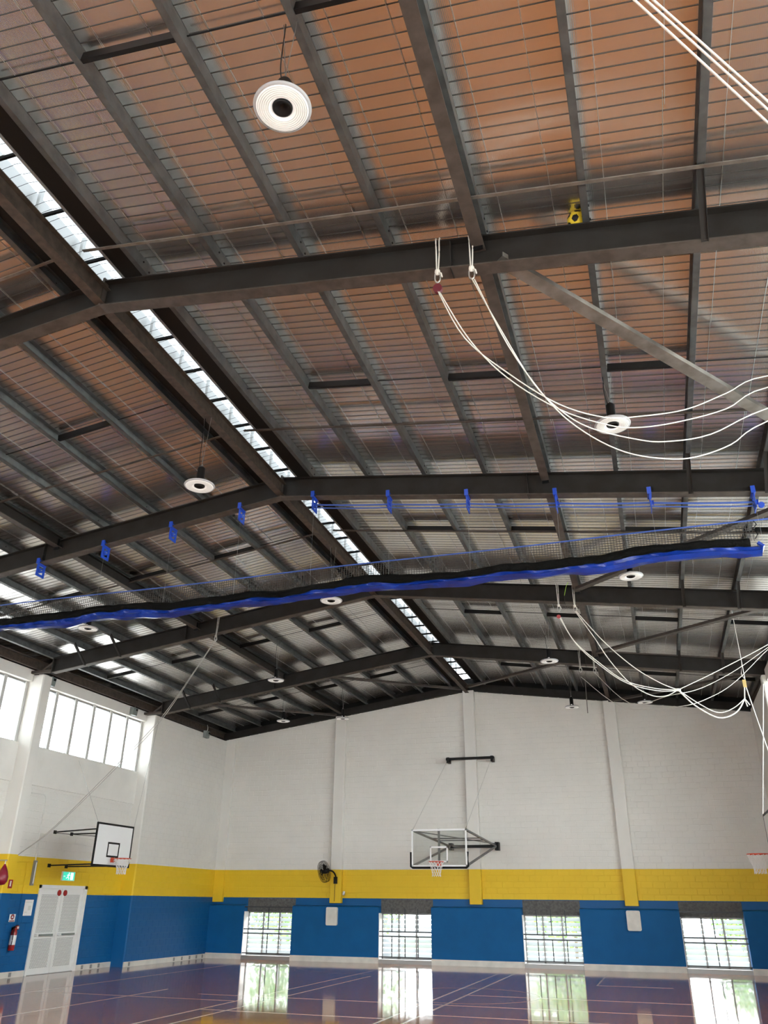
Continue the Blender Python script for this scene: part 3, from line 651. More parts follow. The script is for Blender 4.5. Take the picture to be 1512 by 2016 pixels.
# ================================================================== LIGHTS
def make_light():
    t = thing('high_bay_light', '', 'light', (0, 0, 0), 'round high bay lights')
    part('housing', MB().lathe([(0, 0.36), (0.05, 0.36), (0.065, 0.33), (0.065, 0.08), (0.10, 0.05), (0.23, 0.035), (0.252, 0.02), (0.252, 0.012), (0, 0.012)], 32), 'black', t, 'black finned driver housing', True)
    lens = part('lens', MB().lathe([(0.232, 0.012), (0.231, 0.0), (0.225, -0.012), (0.12, -0.012), (0.095, 0.004), (0.085, 0.02)], 40), 'lens', t, 'frosted white ring lens', True)
    part('outer_rim', MB().lathe([(0.231, -0.008), (0.25, -0.002), (0.256, 0.012), (0.25, 0.022)], 40), 'rim_grey', t, 'greyish clear rim', True)
    for k in range(6):
        r = 0.125 + 0.018 * k; pts = [(math.cos(a) * r, math.sin(a) * r, -0.013) for a in [2 * math.pi * i / 36 for i in range(36)]]
        part('led_ring', MB().tube(pts, 0.0028, 4, closed=True), 'led_ring', lens)
    part('hub', MB().lathe([(0.088, 0.02), (0.088, -0.004), (0.075, -0.012), (0.06, -0.012), (0.045, 0.01), (0, 0.012)], 28), 'black', t, 'black hub in the middle of the ring', True)
    part('name_plate', MB().box(-0.025, 0.025, -0.0665, -0.064, 0.07, 0.10), 'indicator', t)
    part('hook', MB().tube([(0, 0, 0.355), (0.018, 0, 0.39), (0, 0, 0.42), (-0.018, 0, 0.39), (0, 0, 0.355)], 0.005, 5), 'steel_shackle', t)
    return t
LT = make_light(); first = True
LP = [(-2.33, 4.2, 8.2, 'large ring light hanging closest to the camera'), (-10.84, 4.2, 8.2, 'ring light left of the ridge beside the camera'),
      (0.12, 10.33, 8.2, 'ring light at the right among the white ropes'), (-6.58, 10.28, 8.2, 'ring light hanging under the ridge ahead of the blue brackets'), (-13.25, 10.3, 8.2, 'ring light left ahead of the blue brackets'),
      (-6.5, 16.19, 8.2, 'ring light under the ridge just below the blue curtain'), (0.136, 16.55, 8.2, 'ring light under the right end of the blue curtain'), (-13.25, 16.40, 8.2, 'ring light under the left end of the blue curtain'),
      (-2.34, 22.7, 8.2, 'ring light right of the ridge near the farthest rafter'), (-10.83, 22.59, 8.2, 'ring light left of the ridge near the farthest rafter'),
      (-2.33, 28.9, 8.2, 'ring light before the gable, second from the right'), (-13.19, 28.42, 8.2, 'ring light before the gable, leftmost'), (-10.82, 28.6, 8.2, 'ring light before the gable, second from the left'), (0.14, 28.79, 8.2, 'ring light before the gable, rightmost')]
for x, y, z, lab in LP:
    if first: LT.location = (x, y, z); LT['label'] = lab; t = LT; first = False
    else: t = copy_tree(LT, (x, y, z), lab)
for (x, y, z, lab), t in zip(LP, [o for o in COL.objects if o.name.startswith('high_bay_light')]):
    top = zroof(x, ZT) - 0.0 if abs(x - XR) > 0.3 else ZB + 0.03
    w = part('suspension_wire', MB().tube([(x, y, z + 0.41), (x - 0.07, y, top)], 0.004, 4).tube([(x, y, z + 0.41), (x + 0.07, y, top)], 0.004, 4), 'cable', t)
    part('power_cord', MB().tube(smooth_pts([(x - 0.03, y, z + 0.35), (x - 0.06, y, z + 0.6), (x - 0.05, y, top - 0.1), (x - 0.05, y, top)]), 0.006, 5), 'black', t)
# ================================================================== DIVIDER CURTAIN
Y2 = FY[3]; YN = Y2 + 0.10
def make_bracket():
    t = thing('curtain_bracket', '', 'bracket', (0, 0, 0), 'blue curtain brackets')
    # local origin: underside of the rafter flange, front edge
    part('plate', MB().box(-0.008, 0.008, -0.03, 0.04, -0.30, 0.09).box(-0.008, 0.008, 0.17, 0.23, -0.30, 0.0).box(-0.008, 0.008, -0.03, 0.23, -0.06, 0.0).box(-0.008, 0.008, -0.03, 0.23, -0.30, -0.24), 'blue_metal', t)
    part('clamp', MB().box(-0.035, 0.035, -0.045, -0.012, -0.03, 0.10).box(-0.035, 0.035, -0.045, 0.05, 0.045, 0.06).box(-0.035, 0.035, -0.03, 0.21, -0.022, -0.008), 'blue_metal', t)
    p = part('pulley', MB().lathe([(0, -0.02), (0.055, -0.02), (0.04, -0.006), (0.04, 0.006), (0.055, 0.02), (0, 0.02)], 18, (0.03, 0.06, -0.17), (1, 0, 0)), 'blue_metal', t)
    part('axle', MB().lathe([(0, -0.035), (0.012, -0.035), (0.012, 0.05), (0, 0.05)], 8, (0.02, 0.06, -0.17), (1, 0, 0)), 'steel_shackle', p)
    part('bolt', MB().lathe([(0, 0), (0.012, 0), (0.012, 0.05), (0, 0.05)], 6, (0.022, -0.03, 0.10), (0, 0, -1)), 'steel_shackle', t)
    return t
BRX = [-5.82 - 1.638, -5.82, -4.17, -2.52, -0.91, 0.74, 2.35, 3.92, 5.57, 7.2, 8.86]
BRL = ['outermost on the left slope', 'leftmost in view', 'second from the left', 'third from the left', 'just left of the ridge', 'just right of the ridge at the skylight', 'second right of the ridge', 'third right of the ridge', 'at the right strut beam', 'second from the right end', 'rightmost, with a side pulley']
br = make_bracket(); BR = []
for i, xr in enumerate(BRX):
    x = XR + xr; loc = (x, Y2, zroof(x, ZB)); lab = 'blue pulley bracket under the rafter, ' + BRL[i]
    if i == 0: br.location = loc; br['label'] = lab; BR.append(br)
    else: BR.append(copy_tree(br, loc, lab))
part('side_pulley', MB().lathe([(0, -0.02), (0.05, -0.02), (0.036, 0), (0.05, 0.02), (0, 0.02)], 16, (XR + 8.95, Y2 + 0.04, zroof(XR + 8.86, ZB) - 0.24), (0, 1, 0)), 'blue_metal', BR[-1])
# two blue lines threaded through the brackets on the right slope
for k, (dz, r, lab) in enumerate(((-0.165, 0.017, 'upper'), (-0.235, 0.012, 'lower'))):
    pts = []
    for i in range(5, 10):
        a, b = XR + BRX[i], XR + BRX[i + 1]
        pts += sag((a, Y2 + 0.06, zroof(a, ZB) + dz), (b, Y2 + 0.06, zroof(b, ZB) + dz), 0.015, 6)[:-1]
    pts.append((XR + BRX[-1], Y2 + 0.06, zroof(XR + BRX[-1], ZB) + dz))
    one('blue_line', MB().tube(pts, r, 6), 'blue_rope', '%s of two blue lines strung through the right brackets' % lab, 'line', 'blue lines through the brackets', True)
# curtain: head rope, open net, gathered black net, folded blue vinyl hem
cu = thing('divider_curtain', 'raised court divider of black netting with a folded blue vinyl hem', 'curtain', (XR, YN, 7.2))
CX0, CX1 = -16.6, 2.17
zrope = lambda x: 7.83 + 0.012 * math.sin(x * 0.9) - 0.012 * max(0, x)
zbun = lambda x: 7.49 + 0.035 * math.sin(x * 1.07 + 0.5) + 0.025 * math.sin(x * 2.3) + 0.012 * math.sin(x * 5.1)
part('head_rope', MB().tube([(x, YN, zrope(x)) for x in [CX0 + (CX1 - CX0) * i / 60 for i in range(61)]] + [(3.6, YN, 7.80)], 0.014, 6), 'blue_rope', cu, 'blue head rope', True)
net = MB(); cell = 0.05; x = CX0; i = 0
while x < CX1:
    y = YN + 0.02 * math.sin(x * 3.1); net.bar((x, YN, zrope(x)), (x, y, zbun(x) - 0.02), 0.008, 0.008); x += cell; i += 1
for k in range(1, 8):
    pts = [(x, YN + 0.02 * math.sin(x * 3.1) * k / 8, zrope(x) * (1 - k / 8) + (zbun(x) - 0.02) * k / 8) for x in [CX0 + (CX1 - CX0) * j / 90 for j in range(91)]]
    net.tube(pts, 0.0045, 4)
o = part('open_net', net, 'net_cord', cu, 'square black netting'); o['kind'] = 'stuff'
def loft(x0, x1, n, prof):
    mb = MB(); rings = []
    for i in range(n + 1):
        x = x0 + (x1 - x0) * i / n; rings.append(prof(x))
    m = len(rings[0]); o = len(mb.v)
    for rg in rings: mb.v += rg
    for i in range(n):
        for k in range(m): k2 = (k + 1) % m; mb.f.append((i * m + k, i * m + k2, (i + 1) * m + k2, (i + 1) * m + k))
    mb.f.append(tuple(range(m))); mb.f.append(tuple(n * m + k for k in range(m))[::-1]); return mb
rnd = random.Random(3); ph = [rnd.uniform(0, 6.28) for _ in range(40)]
def bundle(x):
    z = zbun(x); out = []
    for k in range(14):
        t = 2 * math.pi * k / 14; rr = 1 + 0.16 * math.sin(3 * t + ph[1] + x * 1.7) + 0.10 * math.sin(7 * t + x * 4.2) + 0.06 * math.sin(x * 17 + k)
        out.append((x, YN + math.cos(t) * 0.085 * rr, z - 0.075 + math.sin(t) * 0.088 * rr))
    return out
part('gathered_net', loft(CX0, CX1 - 0.1, 340, bundle), 'net_black', cu, 'black netting gathered into a roll', True)
rv = random.Random(11); KN = [[rv.uniform(-1, 1) for _ in range(9)] for _ in range(140)]
def crease(x, k):
    u = (x - CX0) / 0.19 + 0.37 * k; i = int(u) % 138; t = u - int(u); return KN[i][k] * (1 - t) + KN[i + 1][k] * t
def vinyl(x):
    z = zbun(x) - 0.165; f = 0.5 + 0.5 * math.sin(x * 1.9 + 1) * math.sin(x * 0.77 + 2); d = 0.075 + 0.04 * f + 0.035 * max(0, math.sin(x * 0.6 + 1.5))
    base = [(-0.03, 0.03), (-0.085, -0.005), (-0.06, -0.35 * d), (-0.11, -0.65 * d), (-0.05, -d), (0.04, -d - 0.01), (0.10, -0.55 * d), (0.08, -0.02), (0.05, 0.03)]
    return [(x, YN + a + 0.032 * crease(x, k), z + b + 0.016 * crease(x, (k + 4) % 9)) for k, (a, b) in enumerate(base)]
part('vinyl_hem', loft(CX0, CX1 + 0.05, 400, vinyl), 'blue_vinyl', cu, 'crumpled bright blue vinyl hem')
part('hem_end', MB().tube([(CX1 + 0.0, YN - 0.12, zbun(CX1) - 0.10), (CX1 + 0.06, YN - 0.1, zbun(CX1) - 0.16), (CX1 + 0.05, YN, zbun(CX1) - 0.24)], [0.03, 0.05, 0.02], 6), 'blue_vinyl', cu)
for b in BR:
    x = b.location.x
    part('lift_cable', MB().tube([(x, YN - 0.03, b.location.z - 0.2), (x, YN - 0.03, zbun(x) - 0.05)], 0.003, 4), 'cable', cu)
part('end_lacing', MB().tube([(CX1 + 0.02, YN, zrope(CX1)), (CX1 + 0.06, YN, 7.74), (CX1 + 0.0, YN, 7.66), (CX1 + 0.05, YN, 7.56), (CX1, YN, 7.48)], 0.012, 5), 'black', cu)

# ================================================================== BASKETBALL HOOPS
def ring_net(t, c, R):
    """c: centre of the rim; R(x,y,z) maps local (out, side, up) to world offsets"""
    P = lambda a, r, h: Vector(c) + R(math.cos(a) * r, math.sin(a) * r, h)
    rim = part('rim', MB().tube([P(2 * math.pi * i / 32, 0.23, 0) for i in range(32)], 0.011, 8, closed=True), 'orange', t, 'orange-red rim', True)
    part('rim_bracket', MB().bar(Vector(c) + R(-0.23, 0, 0), Vector(c) + R(-0.37, 0, 0), 0.12, 0.02).bar(Vector(c) + R(-0.36, 0, 0.03), Vector(c) + R(-0.36, 0, -0.1), 0.13, 0.02, tuple(R(1, 0, 0))).tube([Vector(c) + R(-0.2, 0.1, 0), Vector(c) + R(-0.36, 0.05, -0.1)], 0.008, 5).tube([Vector(c) + R(-0.2, -0.1, 0), Vector(c) + R(-0.36, -0.05, -0.1)], 0.008, 5), 'orange', t)
    mb = MB(); lev = [(0.225, 0), (0.195, -0.10), (0.165, -0.19), (0.14, -0.27), (0.128, -0.35), (0.135, -0.42)]
    for k in range(12):
        for sg in (-1, 1):
            pts = [P(2 * math.pi * (k + sg * 0.5 * j) / 12, r, h) for j, (r, h) in enumerate(lev)]
            mb.tube(pts, 0.006, 4)
    part('net', mb, 'hoop_net', t, 'white string net')
def side_hoop(xb, sgn, xw, lab, yc):
    """board facing sgn in x, fixed to the wall face xw"""
    t = thing('basketball_hoop', lab, 'hoop', (xb, yc, 2.84), 'basketball hoops'); z0, z1 = 2.84, 4.0; w = 0.91
    bx = lambda x0, x1, *r: MB().box(min(xb + sgn * x0, xb + sgn * x1), max(xb + sgn * x0, xb + sgn * x1), *r)
    bd = part('backboard', bx(-0.03, 0, yc - w, yc + w, z0, z1), 'board', t, 'solid white backboard')
    fr = bx(-0.03, 0.004, yc - w - 0.005, yc - w + 0.05, z0, z1)
    for q in ((yc + w - 0.05, yc + w + 0.005, z0, z1), (yc - w, yc + w, z0 - 0.004, z0 + 0.05), (yc - w, yc + w, z1 - 0.05, z1 + 0.004)): m2 = bx(-0.03, 0.004, *q); off = len(fr.v); fr.v += m2.v; fr.f += [tuple(off + i for i in f) for f in m2.f]
    part('border', fr, 'black', bd)
    sq = MB()
    for q in ((yc - 0.295, yc - 0.245, 3.09, 3.5), (yc + 0.245, yc + 0.295, 3.09, 3.5), (yc - 0.295, yc + 0.295, 3.45, 3.5), (yc - 0.295, yc + 0.295, 3.09, 3.14)): m2 = bx(0, 0.004, *q); off = len(sq.v); sq.v += m2.v; sq.f += [tuple(off + i for i in f) for f in m2.f]
    part('target_square', sq, 'black', bd)
    R = lambda a, b, c: Vector((sgn * a, b, c))
    ring_net(t, (xb + sgn * 0.376, yc, 3.06), R)
    for y, z in ((yc + 0.15, 3.83), (yc + 0.15, 2.89), (yc + 0.95, 3.83), (yc + 0.95, 2.89)):
        part('arm', MB().tube([(xw + sgn * 0.02, y, z), (xb - sgn * 0.03, y - (0.9 if y < yc + 0.5 else 0.35), z)], 0.022, 6), 'black', t)
        part('wall_plate', MB().box(min(xw, xw + sgn * 0.03), max(xw, xw + sgn * 0.03), y - 0.06, y + 0.06, z - 0.05, z + 0.05), 'black', t)
    part('tie_rod', MB().tube([(xw + sgn * 0.05, yc + 0.15, 3.80), (xb - sgn * 0.03, yc - 0.6, 3.62)], 0.008, 5), 'black', t)
    part('back_rail', MB().tube([(xb - sgn * 0.05, yc - 0.75, 2.86), (xb - sgn * 0.05, yc - 0.75, 3.98)], 0.022, 6).tube([(xb - sgn * 0.05, yc + 0.6, 2.86), (xb - sgn * 0.05, yc + 0.6, 3.98)], 0.022, 6), 'black', t)
    return t
hl = side_hoop(-15.4, 1, XLC, 'basketball hoop with solid white board on the left wall above the double doors', 21.9)
for y, q in ((20.99, (XLC + 0.08, 22.5, 6.03)), (22.81, (XLF + 0.02, 26.1, 8.05))):
    part('stay_cable', MB().tube([(-15.4, y, 4.0), q], 0.005, 4), 'cable', hl)
hr = side_hoop(2.52, -1, XRC, 'basketball hoop at the right edge with an orange rim', 21.9)
part('stay_rope', MB().tube([(2.52, 22.78, 4.0), (3.12, 22.78, 7.2)], 0.010, 5), 'rope', hr, 'white rope holding up the board')
# glass board on the gable wall
gb = thing('basketball_hoop', 'glass basketball hoop on folding arms at the middle of the gable wall', 'hoop', (-6.65, 26.5, 2.97), 'basketball hoops')
yb, xl, xh, z0, z1 = 26.5, -7.55, -5.75, 2.99, 4.09
bd = part('backboard', MB().box(xl, xh, yb, yb + 0.012, z0, z1), 'board_glass', gb, 'clear glass backboard')
fr = MB().box(xl, xl + 0.05, yb - 0.01, yb + 0.03, z0, z1).box(xh - 0.05, xh, yb - 0.01, yb + 0.03, z0, z1).box(xl, xh, yb - 0.01, yb + 0.03, z1 - 0.05, z1).box(xl, xh, yb - 0.01, yb + 0.03, z0, z0 + 0.05)
part('border', fr, 'board', bd)
part('target_square', MB().box(-6.945, -6.90, yb - 0.004, yb, 3.12, 3.58).box(-6.41, -6.365, yb - 0.004, yb, 3.12, 3.58).box(-6.945, -6.365, yb - 0.004, yb, 3.535, 3.58).box(-6.945, -6.365, yb - 0.004, yb, 3.12, 3.165), 'board', bd)
part('edge_padding', MB().tube([(xl - 0.02, yb + 0.01, 3.42), (xl - 0.02, yb + 0.01, 3.0), (xl + 0.03, yb + 0.01, 2.97), (xh - 0.03, yb + 0.01, 2.97), (xh + 0.02, yb + 0.01, 3.0), (xh + 0.02, yb + 0.01, 3.42)], 0.036, 8), 'black', gb, 'black foam edge padding', True)
ring_net(gb, (-6.65, yb - 0.376, 3.12), lambda a, b, c: Vector((b, -a, c)))
part('centre_post', MB().bar((-6.66, yb + 0.06, 2.95), (-6.66, yb + 0.06, 4.1), 0.06, 0.06, (0, 1, 0)), 'arm_grey', gb)
wl, wr, yw, zr = -7.42, -5.70, YB - 0.30, 3.86
part('wall_rail', MB().bar((wl, YB - 0.28, zr), (wr + 0.06, YB - 0.28, zr), 0.10, 0.10).box(wr - 0.05, wr + 0.09, YB - 0.33, YB, zr - 0.14, zr + 0.14).box(wl - 0.06, wl + 0.06, YB - 0.33, YB, zr - 0.12, zr + 0.12), 'black', gb)
for xw, xe in ((wl, xl + 0.03), (wr, xh - 0.03)):
    for ze in (z0 + 0.03, z1 - 0.03):
        part('arm', MB().bar((xw, yw, zr), (xe, yb + 0.05, ze), 0.055, 0.055), 'arm_grey', gb)
mid = lambda xw, xe, ze, t: (xw + (xe - xw) * t, yw + (yb - yw) * t, zr + (ze - zr) * t)
part('cross_bar', MB().tube([mid(wl, xl, z1, 0.5), mid(wr, xh, z1, 0.5)], 0.022, 6).tube([mid(wl, xl, z1, 0.38), mid(wr, xh, z1, 0.38)], 0.022, 6), 'arm_grey', gb)
part('back_bar', MB().bar((xl + 0.02, yb + 0.05, z1 - 0.03), (xh - 0.02, yb + 0.05, z1 - 0.03), 0.05, 0.05).bar((xl + 0.02, yb + 0.05, z0 + 0.03), (xh - 0.02, yb + 0.05, z0 + 0.03), 0.05, 0.05).tube([mid(wl, xl, z1, 0.9), (wr, yw, zr + 0.08)], 0.018, 6), 'arm_grey', gb)
tr_ = thing('wall_hanger_rail', 'black hanger rail on the gable wall above the glass backboard', 'rail', (-6.56, YB - 0.2, 6.98))
part('rail', MB().bar((-7.5, YB - 0.30, 7.0), (-5.62, YB - 0.30, 7.0), 0.09, 0.09), 'black', tr_)
for x in (-7.42, -5.70):
    part('bracket', MB().box(x - 0.05, x + 0.05, YB - 0.36, YB - 0.008, 6.86, 7.06), 'black', tr_)
for x, xe in ((-7.46, xl + 0.04), (-5.74, xh - 0.03)):
    part('stay_cable', MB().tube([(x, YB - 0.3, 6.93), (xe, yb + 0.04, z1)], 0.005, 4), 'cable', gb)

# ================================================================== ROPES AND SLINGS
def rope(label, pts, r=0.011, m='rope', grp='white ropes', ends=None): return one('rope', MB().tube(smooth_pts(pts), r, 6), m, label, 'rope', grp, True)
def sling(x, i, label, m='rope', zlow=0.82, drop_knot=0.3):
    y = FY[i]; zt_ = zroof(x, ZT) + 0.004; zb_ = zroof(x, ZB)
    t = thing('rope_sling', label, 'sling', (x, y, zb_ - 0.4), 'rope slings on the rafters')
    for dx in (-0.022, 0.022):
        part('loop', MB().tube(smooth_pts([(x + dx, y + 0.21, zb_ + 0.2), (x + dx, y + 0.19, zt_ + 0.012), (x + dx, y - 0.005, zt_ + 0.012), (x + dx * 0.8, y - 0.03, zb_ + 0.2), (x + dx * 0.5, y - 0.06, zb_ - 0.05), (x + dx * 0.2, y - 0.07, zb_ - 0.16)]), 0.009, 6), m, t, None, True)
    part('shackle', MB().tube(smooth_pts([(x - 0.03, y - 0.07, zb_ - 0.15), (x - 0.03, y - 0.07, zb_ - 0.24), (x, y - 0.07, zb_ - 0.28), (x + 0.03, y - 0.07, zb_ - 0.24), (x + 0.03, y - 0.07, zb_ - 0.15), (x, y - 0.07, zb_ - 0.12), (x - 0.03, y - 0.07, zb_ - 0.15)]), 0.009, 6), 'steel_shackle', t, 'steel shackle', True)
    part('knot', MB().lathe([(0, -0.04), (0.03, -0.025), (0.035, 0), (0.03, 0.025), (0, 0.04)], 10, (x, y - 0.07, zb_ - 0.12)), m, t, None, True)
    part('rope_tail', MB().tube([(x, y - 0.08, zb_ - 0.12), (x + 0.05, y - 0.09, zb_ - 0.17), (x + 0.06, y - 0.09, zb_ - 0.23)], 0.009, 5), m, t)
    return t
s1 = sling(-1.66, 2, 'white rope sling with a maroon pulley on the nearest rafter')
part('pulley', MB().lathe([(0, -0.03), (0.055, -0.03), (0.04, 0), (0.055, 0.03), (0, 0.03)], 14, (-1.66, FY[2] - 0.07, 8.46), (0, 1, 0.3)), mat('maroon_pulley', (0.12, 0.01, 0.02), 0.4), s1, 'maroon pulley')
s2 = sling(-1.25, 2, 'white rope sling beside the strut end on the nearest rafter')
s3 = sling(-1.66, 4, 'white rope sling on the third rafter, left of the pair'); s4 = sling(-1.27, 4, 'white rope sling on the third rafter, right of the pair')
s5 = sling(-1.69, 5, 'grey rope sling on the farthest rafter, left of the pair', 'rope_old'); s6 = sling(-1.26, 5, 'grey rope sling on the farthest rafter, right of the pair', 'rope_old')
part('pulley', MB().lathe([(0, -0.03), (0.05, -0.03), (0.036, 0), (0.05, 0.03), (0, 0.03)], 14, (-1.68, FY[4] - 0.08, 8.42), (0, 1, 0.3)), 'red', s3, 'small red pulley')
rope('slack white rope from the maroon pulley, topmost of four sagging to the right wall', [(-1.66, 7.09, 8.42), (-1.39, 7.23, 7.77), (-0.96, 7.49, 7.37), (-0.46, 7.79, 7.05), (0.02, 8.08, 6.96), (0.41, 8.32, 7.05), (0.95, 8.65, 7.25), (1.47, 8.96, 7.58), (2.04, 9.31, 7.96), (3.7, 10.3, 9.05 - 0.6)], 0.007)
rope('slack white rope from the maroon pulley, second of four sagging to the right wall', [(-1.64, 7.09, 8.40), (-1.34, 7.25, 7.75), (-0.97, 7.48, 7.3), (-0.46, 7.79, 6.98), (0.01, 8.08, 6.87), (0.33, 8.27, 6.88), (0.8, 8.56, 7.04), (1.43, 8.94, 7.35), (2.01, 9.29, 7.78), (3.7, 10.3, 8.4)], 0.007)
rope('slack white rope from the right sling, third of four sagging to the right wall', [(-1.25, 7.09, 8.50), (-1.01, 7.28, 7.91), (-0.69, 7.49, 7.18), (-0.41, 7.67, 6.85), (-0.13, 7.85, 6.7), (0.31, 8.13, 6.65), (0.64, 8.34, 6.68), (1.17, 8.69, 6.89), (1.93, 9.17, 7.41), (3.7, 10.3, 8.35)], 0.007)
rope('slack white rope from the right sling, lowest of four sagging to the right wall', [(-1.22, 7.09, 8.48), (-0.92, 7.34, 7.64), (-0.55, 7.58, 6.97), (-0.22, 7.79, 6.64), (0.18, 8.05, 6.46), (0.61, 8.32, 6.45), (0.95, 8.54, 6.54), (1.38, 8.82, 6.79), (1.89, 9.15, 7.22), (3.7, 10.3, 8.3)], 0.007)
for lab, q in (('leftmost of three taut white ropes at the top right corner', (1.16, 3.79, 6.18)), ('middle of three taut white ropes at the top right corner', (1.19, 3.82, 6.32)), ('rightmost of three taut white ropes at the top right corner', (1.21, 3.84, 6.41))):
    a = Vector((-1.95, FY[1] - 0.01, 8.78)); d = Vector(q) - a; p = [a, a + d * 0.5, a + d, a + d * (5.44 / d.x)]
    rope(lab, p, 0.0075)
kn = (0.89, 20.23, 6.6)
rope('white rope from the left sling on the third rafter to the knot', [(-1.66, 19.43, 8.45), (-1.37, 19.48, 7.78), (-0.84, 19.65, 7.24), (-0.3, 19.83, 6.81), (0.37, 20.06, 6.63), kn])
rope('lower white rope from the left sling on the third rafter to the knot', [(-1.68, 19.43, 8.43), (-1.33, 19.47, 7.70), (-0.80, 19.63, 7.14), (-0.26, 19.80, 6.74), (0.40, 20.04, 6.57), (0.88, 20.22, 6.58)])
rope('white rope dipping lowest from the right sling on the third rafter', [(-1.27, 19.43, 8.52), (-0.89, 19.64, 7.87), (-0.59, 19.74, 7.3), (-0.19, 19.87, 6.75), (0.24, 20.01, 6.47), (0.58, 20.13, 6.45), kn])
rope('white rope running highest from the right sling on the third rafter', [(-1.25, 19.43, 8.52), (-0.66, 19.71, 7.75), (-0.03, 19.92, 7.12), (0.51, 20.1, 6.76), kn])
one('rope_knot', MB().lathe([(0, -0.07), (0.03, -0.05), (0.036, 0), (0.03, 0.05), (0, 0.07)], 10, kn, (1, 0.3, -0.1)), 'rope', 'knot gathering the white ropes near the right wall', 'knot', None, True)
rope('bunched white rope sagging from the knot to the hanging pulley', [kn, (1.23, 20.34, 6.22), (1.71, 20.5, 5.95), (2.13, 20.64, 6.09), (2.37, 20.72, 6.41)], 0.017)
rope('thinner white rope above the bunched one from the knot to the pulley', [kn, (1.35, 20.38, 6.25), (1.73, 20.51, 6.07), (2.09, 20.63, 6.19), (2.37, 20.72, 6.41)])
rope('white rope rising from the knot to the right wall', [kn, (1.7, 20.5, 6.99), (2.6, 20.8, 7.45), (3.16, 20.99, 7.75), (3.70, 21.15, 8.05)])
rope('middle white rope rising to the right wall behind the knot', [(-1.26, 25.5, 8.5), (-0.3, 23.2, 7.0), (0.7, 20.17, 6.47), (1.42, 20.41, 6.65), (2.31, 20.7, 7.11), (3.15, 20.98, 7.68), (3.70, 21.15, 8.0)], 0.008)
rope('lowest white rope rising to the right wall behind the knot', [(-1.69, 25.5, 8.4), (-0.5, 23.2, 6.9), (0.83, 20.21, 6.2), (1.61, 20.47, 6.44), (2.26, 20.69, 6.84), (3.14, 20.98, 7.63), (3.70, 21.15, 7.97)], 0.008)
hp = thing('hanging_pulley', 'brass pulley block hanging by cord near the right wall', 'pulley', (2.42, 20.74, 6.6))
part('cord', MB().tube([(2.46, 20.75, 8.62), (2.46, 20.75, 7.28), (2.40, 20.74, 7.0), (2.44, 20.74, 6.9)], 0.008, 5).tube([(2.46, 20.75, 7.28), (2.46, 20.74, 6.86)], 0.008, 5), 'rope', hp)
part('block', MB().box(2.39, 2.47, 20.71, 20.77, 6.68, 6.86), mat('brass', (0.55, 0.40, 0.16), 0.35, 0.6), hp)
part('tail', MB().tube([(2.42, 20.74, 6.7), (2.37, 20.72, 6.41), (2.40, 20.72, 6.22)], 0.014, 5).tube([(2.37, 20.72, 6.41), (2.46, 20.73, 6.25)], 0.012, 5), 'rope', hp)
rope('straight white rope from the hanging pulley down to the right', [(2.45, 20.75, 6.7), (2.67, 20.82, 5.21), (3.0, 20.95, 3.2), (3.3, 21.0, 1.4), (3.68, 21.0, 1.2)])
rope('lime green cord over the third rafter', [(-1.38, FY[4] - 0.01, 9.33), (-1.44, FY[4] - 0.02, 9.2), (-1.50, FY[4] - 0.02, 8.98)], 0.008, 'green_cord')
s7 = sling(-11.3, 4, 'grey rope sling on the left part of the third rafter', 'rope_old')
for dz, lab in ((0.0, 'upper'), (-0.045, 'lower')):
    rope('%s of two parallel ropes slanting down to the left wall' % lab, [(-11.28, 19.43, 8.66 + dz), (-11.9, 19.45, 7.73 + dz), (-12.84, 19.61, 6.58 + dz * 2), (-13.92, 19.79, 5.64 + dz * 2), (-16.18, 20.16, 3.85 + dz), (-17.39, 20.36, 3.14), (-17.66, 20.43, 2.98)], 0.008, 'rope_old')
one('wall_cleat', MB().box(XLC + 0.007, XLC + 0.06, 20.38, 20.48, 2.9, 3.06).tube([(XLC + 0.06, 20.43, 2.88), (XLC + 0.06, 20.43, 3.08)], 0.02, 6), 'alu', 'grey rope cleat on the yellow band of the left wall', 'cleat')
pb = thing('punch_bag', 'red teardrop punch bag at the left edge', 'punch bag', (-17.25, 19.62, 2.3))
part('bag', MB().lathe([(0, 0), (0.09, 0.02), (0.14, 0.1), (0.15, 0.2), (0.11, 0.34), (0.05, 0.46), (0.02, 0.52), (0, 0.52)], 18, (-17.0, 19.40, 2.3)), 'maroon', pb, None, True)
part('hanger', MB().box(-17.7, -16.97, 19.37, 19.43, 2.9, 2.93).tube([(-17.0, 19.40, 2.81), (-17.0, 19.40, 2.92)], 0.012, 6), 'alu', pb)

# ================================================================== BALL ON THE RAFTER
bx_, by_, bz_ = 0.0, FY[2] + 0.06, zroof(0.0, ZT) + 0.11
ball = thing('soccer_ball', 'yellow and black ball lodged on top of the nearest rafter', 'ball', (bx_, by_, bz_ - 0.11))
def icos(r, c, patches):
    bm = bmesh.new(); bmesh.ops.create_icosphere(bm, subdivisions=4, radius=r); g = (1 + 5 ** 0.5) / 2
    ico = [Vector(v).normalized() for v in [(0, s, t * g) for s in (-1, 1) for t in (-1, 1)] + [(s, t * g, 0) for s in (-1, 1) for t in (-1, 1)] + [(t * g, 0, s) for s in (-1, 1) for t in (-1, 1)]]
    mb = MB(); bm.verts.ensure_lookup_table(); rot = Matrix.Rotation(0.5, 3, 'X') @ Matrix.Rotation(0.4, 3, 'Z')
    mb.v = [tuple(rot @ v.co + Vector(c)) for v in bm.verts]
    for f in bm.faces:
        d = max(f.calc_center_median().normalized().dot(q) for q in ico)
        if (d > 0.935) == patches: mb.f.append(tuple(v.index for v in f.verts))
    bm.free(); return mb
part('cover', icos(0.11, (bx_, by_, bz_), False), 'yellow_ball', ball, None, True)
part('black_patches', icos(0.1104, (bx_, by_, bz_), True), 'black', ball, 'black pentagon patches', True)

